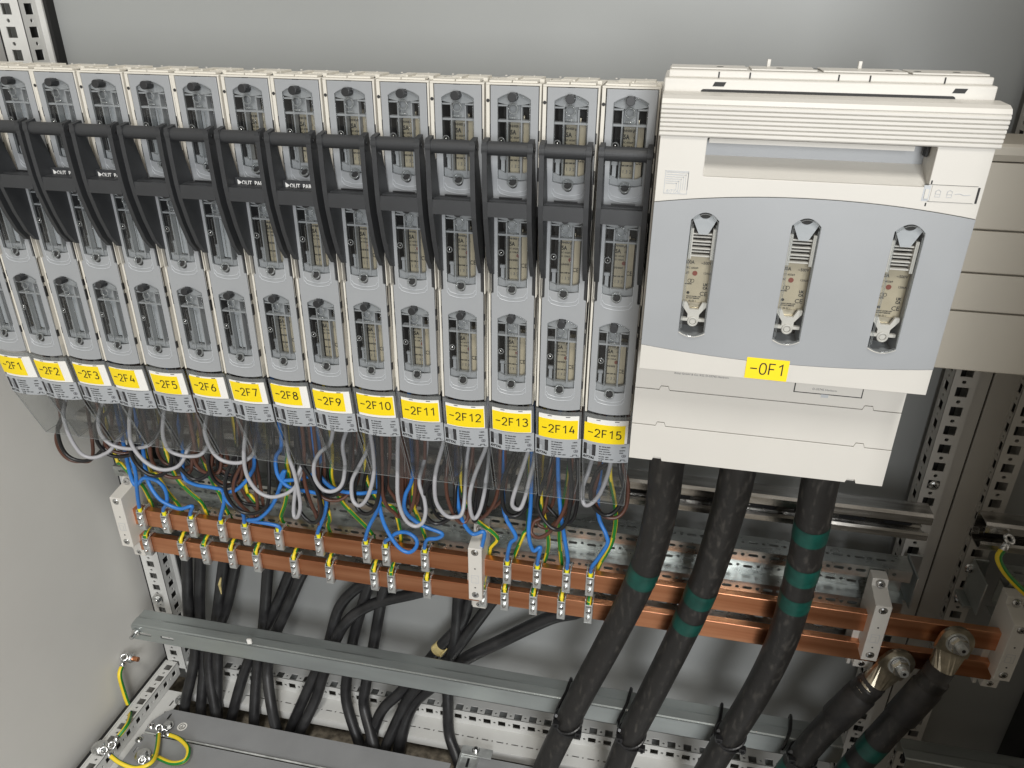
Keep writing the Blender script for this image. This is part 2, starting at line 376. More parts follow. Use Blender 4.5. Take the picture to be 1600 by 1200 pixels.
# right post pair
def post(x0, sgn, nm, lab, xb):
    t = empty('frame_post', (x0+13, 190, -1010), lab, 'frame post')
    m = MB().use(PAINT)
    m.vplate(rect(x0, x0+25, -1000, 300), perforate(-1000, 300, x0+12.3, 13, 12, start=(283.4 if sgn < 0 else 291.4), dx=-0.5), 1.5, XZ(173))
    xs = x0
    f = lambda u, v, w: (xs-w, u, v)
    if sgn < 0:
        m.vplate(rect(173.1, 202, -1000, 300), perforate(-1000, 300, 189, 13, 12, start=283.4), 1.5, f)
        m.sheet([(x0+25, 173.5), (x0+25.5, 188), (xb, 188), (xb, 205)], -1000, 300, lambda p, q, w: (p, q, w), 1.2)
    else:
        m.vplate(rect(173.1, 190, -1000, 300), perforate(-1000, 300, 181, 9, 12, start=291.4, size=(9, 12)), 1.5, f)
        m.sheet([(xb, 205), (xb, 188), (x0, 188.5)], -1000, 300, lambda p, q, w: (p, q, w), 1.2)
        m.box(x0+24, x0+25.5, 173.5, 205, -1000, 300)
    m.build('upright', t)
    m = MB().use(VOID); m.box(x0+3, x0+23, 203, 205, -1000, 300); m.build('inner_web', t)
    return t
tp = post(372, -1, 'a', 'perforated grey upright right of the big switch, left of the black joint', 416.3)
m = MB().use(GASKET); m.box(416.8, 418.2, 190, 210, -1000, 300); m.build('gasket', tp)
tq = post(444.5, 1, 'b', 'perforated grey upright to the right of the black joint, at the right edge', 418.6)
screws(tp, [((384.5, 172, -441.6), (0, -1, 0), 5, 2, False), (at(1412, 902, 160), (0, -1, 0), 5.2, 6, False), (at(1400, 918, 158), (0, -1, 0), 5.2, 6, False)])
screws(tq, [(at(1516, 887, 160), (0, -1, 0), 5.2, 6, False), (at(1499, 933, 158), (0, -1, 0), 5.2, 6, False)])

# bottom frame rails
t = empty('bottom_rail', (-180, 165, -1018), 'long white perforated rail along the bottom of the rear wall', 'frame rail')
m = MB().use(PAINTB)
n = 46
hx = [-722+25*k for k in range(n)]
m.plate(rect(-731, 372, -1015, -986), [rect(x-6.2, x+6.2, -1005.5, -994.5) for x in hx]+[circ(x+12.5, -1000, 2.3, 10) for x in hx[:-1]], 1.5, XZ(178))
m.plate(rect(-731, 372, 178.5, 205), [rect(x-6.2, x+6.2, 180, 192) for x in [q+1 for q in hx]]+[circ(x+13.5, 186, 2, 10) for x in hx[:-1]], 1.5, lambda u, v, w: (u, v, -986+w))
m.plate(rect(-705, 372, 138, 178), [slot(x+2, 155, 12, 2.6) for x in hx[2:-1]]+[circ(x+14, 155, 1.6, 8) for x in hx[2:-1]], 1.5, lambda u, v, w: (u, v, -1015+w))
m.use(PAINTB); m.box(-705, 372, 136.5, 138, -1032, -1015)
m.build('rail_profile', t)
t = empty('bottom_rail', (-740, 0, -1018), 'white perforated rail running forward along the foot of the left wall', 'frame rail')
m = MB().use(PAINTB)
hy = [158-25*k for k in range(26)]
m.plate(rect(-758, -738, -520, 172), [rect(-753, -741, y-6, y+6) for y in hy]+[circ(-747, y-12.5, 2.2, 10) for y in hy], 1.5, lambda u, v, w: (u, v, -985+w))
m.plate(rect(-520, 172, -1014, -985.2), [rect(y-5, y+5, -1004, -993) for y in hy]+[circ(y-12.5, -999, 2.2, 10) for y in hy], 1.5, lambda u, v, w: (-738+w, u, v))
m.box(-760.5, -758.2, -520, 172, -989, -984)
m.plate(rect(-738, -706, -520, 136), [slot(-716, 112-38*k, 3, 13) for k in range(14)]+[circ(-716, 93-38*k, 1.7, 8) for k in range(14)], 1.5, lambda u, v, w: (u, v, -1014.5+w))
m.build('rail_profile', t)
m = MB().use(VOID); m.box(-756, -741, -520, 172, -1012, -1010); m.build('inner_web', t)
m = MB().use(GASKET); m.box(-765, -761, -520, 178, -994, -983); m.build('gasket', t)
m = MB(); m.screw((-701, 120, -1012), (0, 0, 1), 9, 3); m.build('screw', t)

# gland plates
t = empty('gland_plate', (-465, 20, -1020), 'wide dark grey metal plate on the cabinet floor at lower left', 'gland plate')
m = MB().use(GLAND)
m.plate([(-704, 98), (-212, 98), (-212, 50), (-724, 50), (-724, 70), (-712, 92)], [slot(-701, 84, 3.5, 13), slot(-718, 58, 3, 9)], 2, lambda u, v, w: (u, v, -1011+w))
m.build('rear_plate', t)
m = MB().use(GLAND); m.plate(rect(-724, -212, -420, 44), [slot(-716, 16, 3.5, 12)], 2, lambda u, v, w: (u, v, -1011+w)); m.build('front_plate', t)
m = MB().use(STEEL); m.tube([(-722, 47, -1010), (-212, 47, -1010)], 1.6, 8, False); m.build('seam_strip', t)
screws(t, [(p, (0, 0, 1), 5, 2.5, False) for p in ((-719, 60, -1011), (-722, 33, -1011))])
m = MB().use(WHITE); m.cyl((-668, 70, -1011), (0, 0, 1), 8, 0.3, 24); m.use(INK); m.ring((-668, 70, -1010.5), (0, 0, 1), 5, 0.5)
m.box(-668.4, -667.6, 69, 73, -1010.6, -1010.3); m.box(-671, -665, 68.6, 69.3, -1010.6, -1010.3); m.box(-669.8, -666.2, 67, 67.6, -1010.6, -1010.3)
m.build('earth_symbol', t)

t = empty('gland_plate', (60, 20, -1020), 'grey metal plate on the cabinet floor with a zinc bracket at its left end', 'gland plate')
m = MB().use(GLAND); m.box(-178, 330, -400, 118, -1013, -1010); m.build('plate', t)
m = MB().use(STEEL)
m.box(-200, -170, -200, 112, -1008, -1005); m.box(-200, -197.5, -200, 112, -1005, -1000); m.box(-172, -170, -200, 112, -1005, -1002)
m.box(-200, -150, 112, 128, -1004, -1001.5)
m.use(BLACK); m.box(-187, -183, 92, 108, -1004.8, -1004.4)
m.build('bracket', t)
screws(t, [((-177, 122, -1001), (0, 0, 1), 5, 4, False), ((-160, 84, -1010), (0, 0, 1), 6, 4, False), ((-146, 74, -1010), (0, 0, 1), 6, 4, False)])

# galvanised mounting rail behind the switches
def crail(x0, x1, yf, zt, zb, lab, ends=0):
    t = empty('mounting_rail', ((x0+x1)/2, yf+15, zb), lab, 'mounting rail')
    f = lambda p, q, w: (w, p, q)
    h = zt-zb
    m = MB().use(GALVS)
    m.sheet([(yf+2, zt-11), (yf, zt-9), (yf, zt-1.5), (yf+3, zt), (yf+24, zt), (yf+26, zt-2), (yf+26, zb+2), (yf+24, zb), (yf+3, zb), (yf, zb+1.5), (yf, zb+7), (yf+2, zb+9)], x0, x1, f, 1.8)
    m.sheet([(yf+12, zt-14), (yf+10, zt-17), (yf+10, zb+13)], x0, x1-12, f, 1.2)
    m.use(BLACK)
    k = x0+20
    while k < x1-30: m.prism(slot(k, (zt+zb)/2-3, 30, 5), 0, 0.2, lambda p, q, w: (p, yf+9.6-w, q)); k += 50
    m.build('profile', t)
    return t
crail(-735, 366, 102, -441, -474, 'galvanised rail crossing behind the switches with its end in front of the post')
crail(424, 800, 108, -446, -480, 'galvanised rail starting on the right-hand post at the right edge')
m = MB().use(GALVD); m.box(384.5, 386, 0, 0, 0, 0) if False else None

# perforated mounting channels behind the copper
def channel(x0, x1, zt, zb, lab):
    t = empty('punched_channel', ((x0+x1)/2, 125, zb), lab, 'mounting channel')
    m = MB().use(GALV)
    xs = [x0+14+25*k for k in range(int((x1-x0-20)/25))]
    H = []
    for x in xs: H += [slot(x, 0, 12, 4.2), circ(x+12.5, 0, 2.4, 10)]
    sh = lambda H, z: [[(a, b+z) for a, b in h] for h in H]
    m.plate(rect(x0, x1, zt-14, zt), sh(H, zt-7), 1.4, XZ(110))
    m.plate(rect(x0, x1, zb, zb+14), sh(H, zb+7), 1.4, XZ(110))
    m.plate(rect(x0, x1, 111.6, 140), [[(a, b+126) for a, b in h] for h in H], 1.4, lambda u, v, w: (u, v, zt+w))
    m.box(x0, x1, 110, 132, zt-16.5, zt-14.2); m.box(x0, x1, 110, 132, zb+14.2, zb+15.6)
    zc = (zt+zb)/2
    H2 = []
    for x in xs: H2 += [rect(x-5.5, x+5.5, zc-1, zc+9), circ(x+12.5, zc+6, 2.4, 8), circ(x+12.5, zc-8, 2.2, 8), slot(x, zc-9.5, 12, 4)]
    m.plate(rect(x0, x1, zb+15, zt-16), H2, 1.4, XZ(132))
    m.box(x0, x1, 111.6, 140, zb-1.4, zb)
    m.build('profile', t)
    return t
channel(-705, 366, -527, -592, 'upper punched zinc channel running behind the copper bars')
channel(-705, 366, -606, -672, 'lower punched zinc channel with its slotted lower edge under the copper bars')
t = channel(470, 760, -520, -585, 'short punched zinc channel on the right-hand post at the right edge')

# brackets between channel and post
def bracket(x, z, lab):
    m = MB().use(GALVD); m.box(x, x+16, 158, 161, z-46, z+8); m.box(x-10, x+0.5, 130, 161, z-46, z-42); m.box(x-2, x, 112, 160, z-40, z+8)
    tag(m.build('mounting_bracket', bevel=0.8), lab, 'bracket')
bracket(376, -545, 'small steel bracket screwed to the upright right of the big switch')
bracket(450, -540, 'small steel bracket screwed to the upright at the right edge')

# lower cable support rail
def support(x0, x1, lab, holes=True):
    t = empty('support_rail', ((x0+x1)/2, 118, -860), lab, 'support rail')
    m = MB().use(GALVD)
    H = [slot(x0+22, -845, 24, 6), slot(x0+62, -845, 24, 6)] if holes else []
    m.plate(rect(x0, x1, -859, -830), H, 2, XZ(100))
    m.sheet([(102, -829.9), (104, -829), (116, -827.6), (120, -829.4), (124, -829.4), (135, -829), (137.5, -831), (137.5, -856)], x0, x1, lambda p, q, w: (w, p, q), -1.8)
    m.use(VOID); m.box(x0+2, x1, 116, 118, -855, -834)
    m.build('profile', t, bevel=0.0)
    return t
t = support(-742, 345, 'long grey zinc rail low in front of the black cables, thick cables tied on')
m = MB(); p = at(212, 989, 97); m.use(STEELB); m.cyl((p[0], 101, p[2]), (0, -1, 0), 3.5, 16, 16); m.cyl((p[0], 98, p[2]), (0, -1, 0), 7, 2, 20); m.build('bolt', t)
m = MB().use(WHITE); p = at(390, 1001, 99); m.prism([(p[0]-3, p[2]-6), (p[0]+4, p[2]-4), (p[0]+3, p[2]+4), (p[0]-4, p[2]+3)], 0, 2.5, lambda a, b, w: (a, 99.5-w, b)); m.build('cable_clip', t)
support(424, 800, 'dark zinc rail low in the neighbouring cabinet at the lower right corner', False)

# beige ribbed busbar cover on the right
t = empty('busbar_cover', (520, 10, -216), 'beige ribbed plastic cover behind the big switch at the right edge', 'busbar cover')
m = MB().use(BEIGE)
for a, b in ((-36.5, -90), (-91, -126.5), (-127.5, -160.5), (-161.5, -216)):
    m.prism([(0, a), (0, b+1), (1.5, b), (6, b), (6, a)], 262, 1000, lambda p, q, w: (w, p, q))
m.prism([(-3, -24), (-3, -30), (0.5, -35.5), (8, -36), (60, -36), (60, -22), (0, -22)], 262, 1000, lambda p, q, w: (w, p, q))
m.box(262, 1000, 6.5, 60, -215, -37)
m.build('ribbed_panel', t, bevel=0.6)
# unseen panel added out of view to shade everything right of the big switch
m = MB().use(PAINT); m.box(335, 1250, -450, -425, -1078, 900); tag(m.build('unseen_shade_panel'), kind='structure')
# dark equipment beyond the post
m = MB().use(BLACK); m.box(585, 640, 150, 200, -1000, -600); m.box(540, 700, 118, 150, -640, -560)
tag(m.build('equipment_box', bevel=2), 'black box in the neighbouring cabinet at the lower right edge', 'equipment box')
# @@PART3
# ================================================================== slim fuse switches
def arch(x0, x1, zs, zp, zb, zbp, n=10):
    """window outline: straight sides, arched top (shoulder zs, peak zp) and bottom (corner zb, lowest zbp)"""
    out = []
    for k in range(n+1):
        t = -1+2*k/n; out.append((x0+(x1-x0)*k/n, zb+(zbp-zb)*(1-t*t)))
    for k in range(n+1):
        t = -1+2*k/n; out.append((x1-(x1-x0)*k/n, zs+(zp-zs)*(1-t*t)))
    return out
KZ = (0.0, -101.5, -203.0)
def bulge(u, v):                                           # the curved tag holder below the cover
    return 2.0+(-298-v)*0.12 - 3.2*(1-(u/25)**2)
def curved(lift): return lambda u, v, w: (u, bulge(u, v)-lift-w, v)
def curved_sheet(m, x0, x1, z0, z1, lift, t=0.6, n=10, zdrop=0.0):
    vs = []; fs = []
    for w in (0, -t):
        for j in (0, 1):
            for i in range(n+1):
                u = x0+(x1-x0)*i/n; v = z0 if j == 0 else z1
                d = -zdrop*(1-(u/25)**2)
                x, y, z = curved(lift)(u, v, w); vs.append((x, y, z+d))
    N = n+1
    for i in range(n):
        fs.append((i, i+1, N+i+1, N+i)); fs.append((2*N+i, 3*N+i, 3*N+i+1, 2*N+i+1))
        fs.append((i, 2*N+i, 2*N+i+1, i+1)); fs.append((N+i, N+i+1, 3*N+i+1, 3*N+i))
    fs.append((0, N, 3*N, 2*N)); fs.append((n, 2*N+n, 3*N+n, N+n))
    m.add(vs, fs)

def emblem(m, x0, z0, w, h, f, back, line):
    """dark square with nested corner lines over a solid block at lower left"""
    m.use(back); m.prism(rect(x0, x0+w, z0, z0+h), 0, 0.12, lambda p, q, d: f(p, q, d))
    m.use(line); t = w*0.022
    for k in range(1, 7):
        a = x0+w*(0.40+0.083*k); b = z0+h*(0.40+0.083*k)
        m.prism(rect(x0+w*0.04, a, b, b+t), 0.12, 0.2, lambda p, q, d: f(p, q, d))
        m.prism(rect(a, a+t, z0+h*0.04, b+t), 0.12, 0.2, lambda p, q, d: f(p, q, d))

def make_strip():
    root = empty('fuse_switch', (0, 0, 0))
    # housing
    m = MB().use(CREAM)
    m.box(-24.3, 24.3, 28.6, 62, -296, 11); m.box(-24.3, -21, 9.1, 28.5, -296, 11); m.box(21, 24.3, 9.1, 28.5, -296, 11)
    m.box(-20.9, 20.9, 9.1, 28.5, 6, 11); m.box(-20.9, 20.9, 9.1, 28.5, -296, -278)
    m.box(-23, 23, 62, 120, -280, 6)
    m.box(-24.3, 24.3, 1, 9, 9.9, 11.4)
    for s_, a, b in ((-1, 21.2, 24.3), (1, 22.6, 24.3)):
        poly = [(b, 9.8), (b, -138), (b-1.2, -152), (b-1.2, -297), (a, -297), (a, -181), (a+1.4, -179), (a+1.0, -150), (a+1.6, -100), (a, -98), (a, 9.8)]
        m.prism([(s_*x, z) for x, z in poly][::s_], 0.6, 9, lambda p, q, w: (p, w, q))
    # top ledges, slots and snap tabs
    m.box(-22, -2.5, 4, 14, 11.6, 13.2); m.box(-1.5, 20, 4, 14, 11.6, 13.2); m.box(-23, 23, 26, 30, 11.1, 12.6); m.box(-14, 18, 36, 58, 11.1, 12.9)
    m.box(20, 24, 16, 22, 11.1, 14); m.box(-1, 1, 14, 40, 11.1, 14.4)
    m.use(WHITEP)
    for x in (-17, 9): m.cyl((x, 50, 12.9), (0, 0, 1), 1.0, 0.9, 10)
    m.use(VOID)
    m.box(-20.6, -17, 2.6, 8.9, -181, -97); m.box(18.6, 22, 2.6, 8.9, -181, -97); m.box(-23.9, -21.4, 0.4, 0.8, -8, -1) if False else None
    m.box(12, 19.5, 15, 25, 11.1, 11.5); m.box(-10, -7, 30.5, 35, 11.1, 11.4)
    for z, h in ((-27, 9), (-60, 12), (-93, 9), (-200, 7), (-214, 12), (-264, 8)):
        m.box(-21.1, -20.2, 0.2, 3, z-h/2, z+h/2); m.box(22.1, 23.4, 0.2, 3, z-4-h/2, z-4+h/2)
    m.cyl((-22.6, 0.55, -3), (0, -1, 0), 1.5, 0.2, 16)
    m.build('housing', root, bevel=0.3)
    # cover with three openings
    m = MB().use(GREYP)
    bot = [(-20.2+42*k/10, -295.5-3*(1-(-1+2*k/10)**2)) for k in range(11)]
    outl = bot+[(21.9, -179), (19.6, -178), (19.6, -101), (21.9, -99), (21.9, 9.3), (-20.2, 9.3), (-20.2, -99), (-18, -101), (-18, -178), (-20.2, -179)]
    m.plate(outl, [arch(-14.0, 15.0, z-1.5, z+3.6, z-69, z-71) for z in KZ], 2.4, XZ(0), bev=0.35)
    m.use(GREYL)
    for z in KZ:                                           # arched groove under every window
        for r_, zz in ((13.8, -77.5), (14.6, -81)):
            m.tube([(0.5+r_*t, -0.1, z+zz-3.2*(1-t*t)+(2.6 if abs(t) > .98 else 0)) for t in [-1+k/6 for k in range(13)]], 0.45, 6, False)
        m.tube([(-14.1, -0.05, z-80), (-14.1, -0.05, z-60)], 0.35, 6, False); m.tube([(15.1, -0.05, z-80), (15.1, -0.05, z-60)], 0.35, 6, False)
    m.use(VOID); m.box(-3, 3, -0.02, 1, 9.4, 9.8)
    m.build('front_cover', root)
    # windows
    for wi, z in enumerate(KZ):
        m = MB()
        m.use(VOID); m.box(-15.5, 16.5, 27, 28, z-72, z+4)           # back and walls of the pocket
        m.use(DARKP); m.box(-15.5, -14.3, 2.5, 27, z-72, z+4); m.box(15.3, 16.5, 2.5, 27, z-72, z+4)
        m.box(-14.3, 15.3, 2.5, 27, z+3.8, z+5); m.box(-14.3, 15.3, 4, 27, z-72, z-70.6)
        m.use(VOID); m.box(-14.2, -13.4, 5, 27, z-68, z-20); m.box(14.4, 15.2, 5, 27, z-68, z-20)
        m.use(GREYP)
        for x in (-6.6, 6.2): m.box(x, x+1.3, 2.6, 9.2, z-68, z-8)
        m.box(-14.2, 15.2, 2.7, 10, z-20.6, z-18.8)
        m.box(-14.2, -5.5, 2.7, 9, z-7.6, z-6.2); m.box(6.5, 15.2, 2.7, 9, z-7.6, z-6.2); m.box(-14.2, 15.2, 4.5, 9, z-4, z-2.8)
        m.prism(arch(-14.2, 15.2, z-1.6, z+3.7, z-4.5, z-6.5), 2.8, 4.2, lambda p, q, w: (p, w, q))
        m.use(GREYP); m.box(-5.2, 6.1, 8, 12, z-18.7, z-7)
        m.prism([(-14.2, z-70.5), (15.2, z-70.5), (15.2, z-62), (9, z-64.5), (-8, z-64.5), (-14.2, z-62)], 4, 8, lambda p, q, w: (p, w, q))
        m.box(-12.4, -9, 8, 12, z-66, z-54); m.box(-13.6, -8, 9, 12, z-54, z-51)
        m.use(VOID); m.cyl((0.3, 1.1, z-73.4), (0, -1, 0), 3.9, 1.3, 20)
        win = m.build('viewing_window', root)
        m = MB().use(CLEAR)
        m.plate(arch(-13.7, 14.7, z-1.8, z+3.2, z-68.8, z-70.6), [], 1.0, XZ(-0.4), bev=0.2)
        m.prism(rect(-5.4, 6.4, z-62, z-21), 0.6, 3.4, lambda p, q, w: (p, -w, q))
        m.build('pane', win)
        m = MB().use(CLEARE)
        m.ring((0.3, -1.6, z-9), (0, -1, 0), 3.9, 0.7); m.ring((0.3, -2.2, z-70.8), (0, -0.8, 0.5), 4.3, 0.95); m.ring((-10.4, -0.8, z-36), (0, -1, 0), 2.6, 0.6)
        m.tube([(-5.4, -3.2, z-62), (-5.4, -3.2, z-21), (6.4, -3.2, z-21), (6.4, -3.2, z-62)], 0.3, 6, False); m.box(-3.6, 4.2, -1.6, -0.5, z-17.2, z-15.6)
        m.tube([(-13.5, -0.6, z-68.5)]+[(-13.5+28*k/8, -0.6, z-1.8+4.6*(1-(-1+k/4)**2)) for k in range(9)]+[(14.5, -0.6, z-68.5)], 0.3, 6, False)
        m.use(STEELB); m.cyl((-10.4, -0.6, z-36), (0, -1, 0), 0.9, 0.6, 12)
        m.build('moulded_ring', win, smooth=True)
        m = MB().use(KNOB); m.cyl((0.3, 1.5, z+0.6), (0, -1, 0.05), 3.8, 10, 24); m.use(BLACK); m.box(-3, 3.6, -0.5, 1.5, z+1.5, z+4.2)
        m.build('knob', win, bevel=0.3)
        m = MB().use(FUSE)
        m.prism(rrect(-4.6, 12.6, z-66, z-21, 1.5), 11, 24, lambda p, q, w: (p, w, q))
        m.use(BRASS); m.box(-2, 8, 12, 20, z-21, z-16); m.box(-2, 8, 12, 20, z-69, z-66)
        F = lambda ox, oz: (lambda x, y, q: (ox+x, 10.85-q, z+oz+y))
        m.use(INK); m.text('125A', 5.4, F(-9, -32), 0.2, sx=0.8); m.text('~500', 3.2, F(3.4, -31.5), 0.06, sx=.6); m.text('NH000 gG', 3.0, F(-4.6, -26), 0.08, sx=.8)
        m.text('IEC 60269', 2.2, F(-5.5, -35.5), 0.05); m.text('gG 120kA', 2.2, F(-5.5, -39), 0.05)
        m.text('CE', 6, F(6.5, -53), 0.08, sx=.8); m.text('NH000', 2.6, F(-4.5, -47), 0.08); m.text('ABC DEF GH', 1.7, F(-5, -55), 0.1)
        m.use(INKG); m.text('1 3 2', 4.0, F(-4, -61), 0.02)
        m.use(RED); m.cyl((4.0, 10.9, z-41.5), (0, -1, 0), 1.9, 0.3, 16)
        m.build('fuse_link', win)
    # handle
    prof = [(-29, -33), (-16, -31), (-15, -45), (-4, -84), (-0.8, -100), (3.0, -120), (2.5, -160), (-3, -158), (-12, -146), (-20, -124), (-26, -100), (-28, -84), (-29, -60)]
    m = MB().use(DARKP)
    for x0, x1 in ((-21.4, -17.0), (18.2, 22.6)): m.prism(prof, x0, x1, lambda p, q, w: (w, p, q))
    m.cyl((-17, -22.5, -39), (1, 0, 0), 6.0, 35.2, 28); m.cyl((-21.8, -22.5, -39), (1, 0, 0), 7.0, 5.2, 28); m.cyl((17.9, -22.5, -39), (1, 0, 0), 7.0, 5.2, 28)
    m.box(-17.2, 18.4, -27, -21, -97.5, -84.5); m.box(-17.2, 18.4, -21.2, -11, -86.2, -84)
    m.use(BLACK)
    for x in (-9, 0.5, 10): m.prism(slot(x, -15, 8, 3.4), 0, 0.25, lambda p, q, w: (p, q, -84+w))
    m.box(-10, 11, -12.5, -10.6, -84, -82.8); m.cyl((23.3, -23, -39), (1, 0, 0), 2.2, 0.8, 16)
    h = m.build('handle', root, bevel=0.5)
    # clear tag holder, rating plate and smoky shroud
    m = MB().use(CLEARE)
    curved_sheet(m, -23.4, 23.8, -303.5, -299.0, 0.2, 1.2, zdrop=1.0); curved_sheet(m, -23.4, -21.6, -357, -303.4, 0.2, 1.4); curved_sheet(m, 22, 23.8, -357, -303.4, 0.2, 1.4)
    m.use(CLEAR); m.box(22.6, 24.2, 0, 6, -303, -283)
    m.use(SMOKE); m.box(-23.5, 23.8, 4, 40, -300.2, -299.4)
    m.build('tag_holder', root)
    m = MB().use(WHITE); curved_sheet(m, -20.4, 21.6, -332.5, -303.8, 0.2, 1.0, zdrop=0.8); m.use(INKG)
    for x in (-11, 8): curved_sheet(m, x, x+4.5, -305.6, -304.6, 0.32, 0.2, 2, zdrop=0.8)
    m.build('tag_card', root)
    m = MB().use(PLATE); curved_sheet(m, -24.0, 24.2, -357, -332.8, 0.6, 1.0, zdrop=1.2)
    def PF(x, y, d): xx, yy, zz = curved(0.65)(x, y, d); return (xx, yy, zz-1.2*(1-(x/25)**2))
    emblem(m, -22.8, -350.5, 12.8, 14.5, PF, INK, INKG)
    T = lambda ox, oz: (lambda x, y, q: PF(ox+x, oz+y, q))
    m.use(INK); m.text('RITTAL', 4.1, T(-23.4, -355), 0.22, 0.35, sx=0.92)
    for i, (tx, sz, ox, oz) in enumerate((('SV 9346.000', 2.3, -6.5, -338), ('IEC/EN60947-3', 1.7, -6.5, -341), ('Ie/Ith 160A/690V', 1.7, -6.5, -344), ('Uimp 6kV Ui 1000V', 1.6, -6.5, -347),
                             ('160A', 2.4, 15.5, -337.6), ('50/60Hz', 1.7, 14.6, -341.6), ('IP2X', 2.0, 14.8, -344.8), ('AC-23B   400V', 1.7, -6.5, -350.8), ('AC-22B   500V / 690V', 1.7, -6.5, -353.6))):
        m.text(tx, sz, T(ox, oz), 0.09)
    m.text('CE', 3.4, T(-6.5, -357), 0.06)
    m.use(INKG); P0 = PF(18.5, -348, 0.15); m.ring(P0, (0, -1, 0), 1.4, 0.3, 16, 6); P1 = PF(20, -348, 0.15); m.ring(P1, (0, -1, 0), 1.4, 0.3, 16, 6)
    m.use(INK)
    for a, b, c, d in ((13.5, 16, -355, -354.6), (16, 16.8, -355, -353.2), (16, 20.5, -353.4, -352.8), (19.8, 20.5, -355, -353.2), (20.5, 22.6, -355, -354.6)): m.prism(rect(a, b, c, d), 0, 0.2, PF)
    m.build('rating_plate', root)
    m = MB().use(SMOKE)
    a = (8.5, -357); b = (36, -431)
    m.sheet([(9, -356.6), (36, -431), (70, -431)], -22.8, 23.2, lambda p, q, w: (w, p, q), 0.9)
    for x in (-23.8, 23.3): m.prism([(9, -357), (36, -431.5), (70, -431.5), (70, -330), (12, -330)], x, x+0.8, lambda p, q, w: (w, p, q))
    sh = m.build('cable_shroud', root)
    m = MB().use(CLEARE)
    for x in (-23.4, 23.7): m.tube([(x, 9, -357), (x, 36, -431.3), (x, 70, -431.3)], 0.55, 6, False)
    m.tube([(-23.4, 36, -431.3), (23.7, 36, -431.3)], 0.5, 6, False); m.tube([(18, 31, -420), (21.5, 24, -397), (21.5, 12, -363)], 0.4, 6, False)
    m.build('shroud_edge', sh)
    return root
proto = make_strip()
STK = {1: (-3.5, -1, 35, -1), 2: (-1, -1.5, 34, 0), 3: (0, -1.5, 34, -1), 4: (-1, 0, 33.5, -1), 5: (1, -3, 34, 1), 6: (-1, -1, 35, 0), 7: (1, -1, 35, 0), 8: (-1, 0, 35, 0),
       9: (-.5, -1, 36, 0), 10: (0, -.5, 41, 0), 11: (0, -2.5, 41, 0), 12: (0.3, -2.5, 41, 0), 13: (0.3, -3.0, 41, 0), 14: (0, -4.5, 41, 0), 15: (-2.6, -5.2, 42, .6)}
for n in range(1, 16):
    root = proto if n == 15 else copy_tree(proto)
    dy = (0, 1.2, -0.8, 0.6, -1.0)[n % 5] if n != 15 else 0
    root.location = ((n-15)*50*S, dy*S, 0)
    tag(root, 'slim grey and cream fuse switch with black handle, yellow tag reading -2F%d' % n, 'fuse switch', 'slim fuse switches side by side in the row')
    ORI[root.name] = (0, 0, 0)
    dx, dz, w, tilt = STK[n]
    m = MB().use(YELLOW)
    x0 = -20.4+dx; zt = -304.6+dz; h = 24.0
    curved_sheet(m, x0, x0+w, zt-h, zt, 0.45, 0.25, zdrop=1.0)
    nt = m.build('name_tag', root)
    txt = '\u2212' if False else '-2F%d' % n
    m = MB().use(INK)
    def TF(x, y, q, x0=x0, zt=zt, w=w):
        u = x0+w*0.5+x; v = zt-15.2+y; X, Y, Z = curved(0.5)(u, v, q); return (X, Y, Z-1.0*(1-(u/25)**2))
    strokes(m, txt, 9.4, lambda x, y, q: TF(x+(0.6 if n < 10 else 0.2), y-0.9+x*(0.01 if n % 3 else -0.02), q), 1.25)
    m.build('lettering', nt)
ins = None
for n in range(1, 8):
    root = [o for o in bpy.data.objects if o.get('label', '').endswith('reading -2F%d' % n)][0]
    for win in [c for c in bpy.data.objects if c.parent == root and c.name.startswith('viewing_window')]:
        for c in [c for c in bpy.data.objects if c.parent == win and c.name.startswith('fuse_link')]:
            zi = c.data.vertices[0].co.z
            zmid = sum(v.co.z for v in c.data.vertices)/len(c.data.vertices)/S; z = min(KZ, key=lambda k: abs(k-43-zmid))
            bpy.data.objects.remove(c)
            m = MB().use(GREYL); m.prism(rrect(-5.0, 6.0, z-64, z-21, 1.5), 9.6, 22, lambda p, q, w: (p, w, q)); m.use(VOID); m.box(7, 14, 20, 22, z-66, z-20)
            m.build('carrier_insert', win)
# white OUT / PARK lettering behind the handles of four switches
for n in (4, 5, 8, 9):
    root = [o for o in bpy.data.objects if o.get('label', '').endswith('reading -2F%d' % n)][0]
    h = [c for c in bpy.data.objects if c.parent == root and c.name.startswith('handle')][0]
    m = MB().use(DARKP); m.box(-16.9, 18, -13, -10, -86, -78)
    m.use(WINK); m.text('\u25b6OUT  PARK', 5.6, lambda x, y, q: (-15+x, -13.1-q, -84.4+y), 0.1, sx=0.88)
    m.build('lettering', h)
# @@PART4
# ================================================================== the large fuse switch
t = empty('large_fuse_switch', (139, 0, -311), 'large cream and grey switch block with yellow tag -0F1 and three tall clear windows', 'fuse switch')
BIG = t
m = MB().use(WHITEP)
m.box(26, 251, -52.3, 70, -311, 20)
m.prism([(-62, 25), (-62, 29.4), (-61, 30), (-18, 30), (-14, 27), (-14, 18), (-50, 18)], 30, 250, lambda p, q, w: (w, p, q))
m.prism([(-70, 10), (-70, 24.4), (-69, 25), (-60, 25), (-60, 10)], 27.5, 251, lambda p, q, w: (w, p, q))
for x0, x1, x2, x3 in ((27, 62, 64, 0),): pass
m.build('body', t, bevel=0.8)
m = MB().use(WHITEP)                                        # raised blocks and posts on the top
for x in (60, 128, 179): m.box(x-1.2, x+1.2, -62.6, -22, 25.2, 29.2) if False else None
for x0, x1 in ((31, 86), (89, 135), (139, 196), (199, 249)): m.box(x0, x1, -55, -24, 30.1, 31.3)
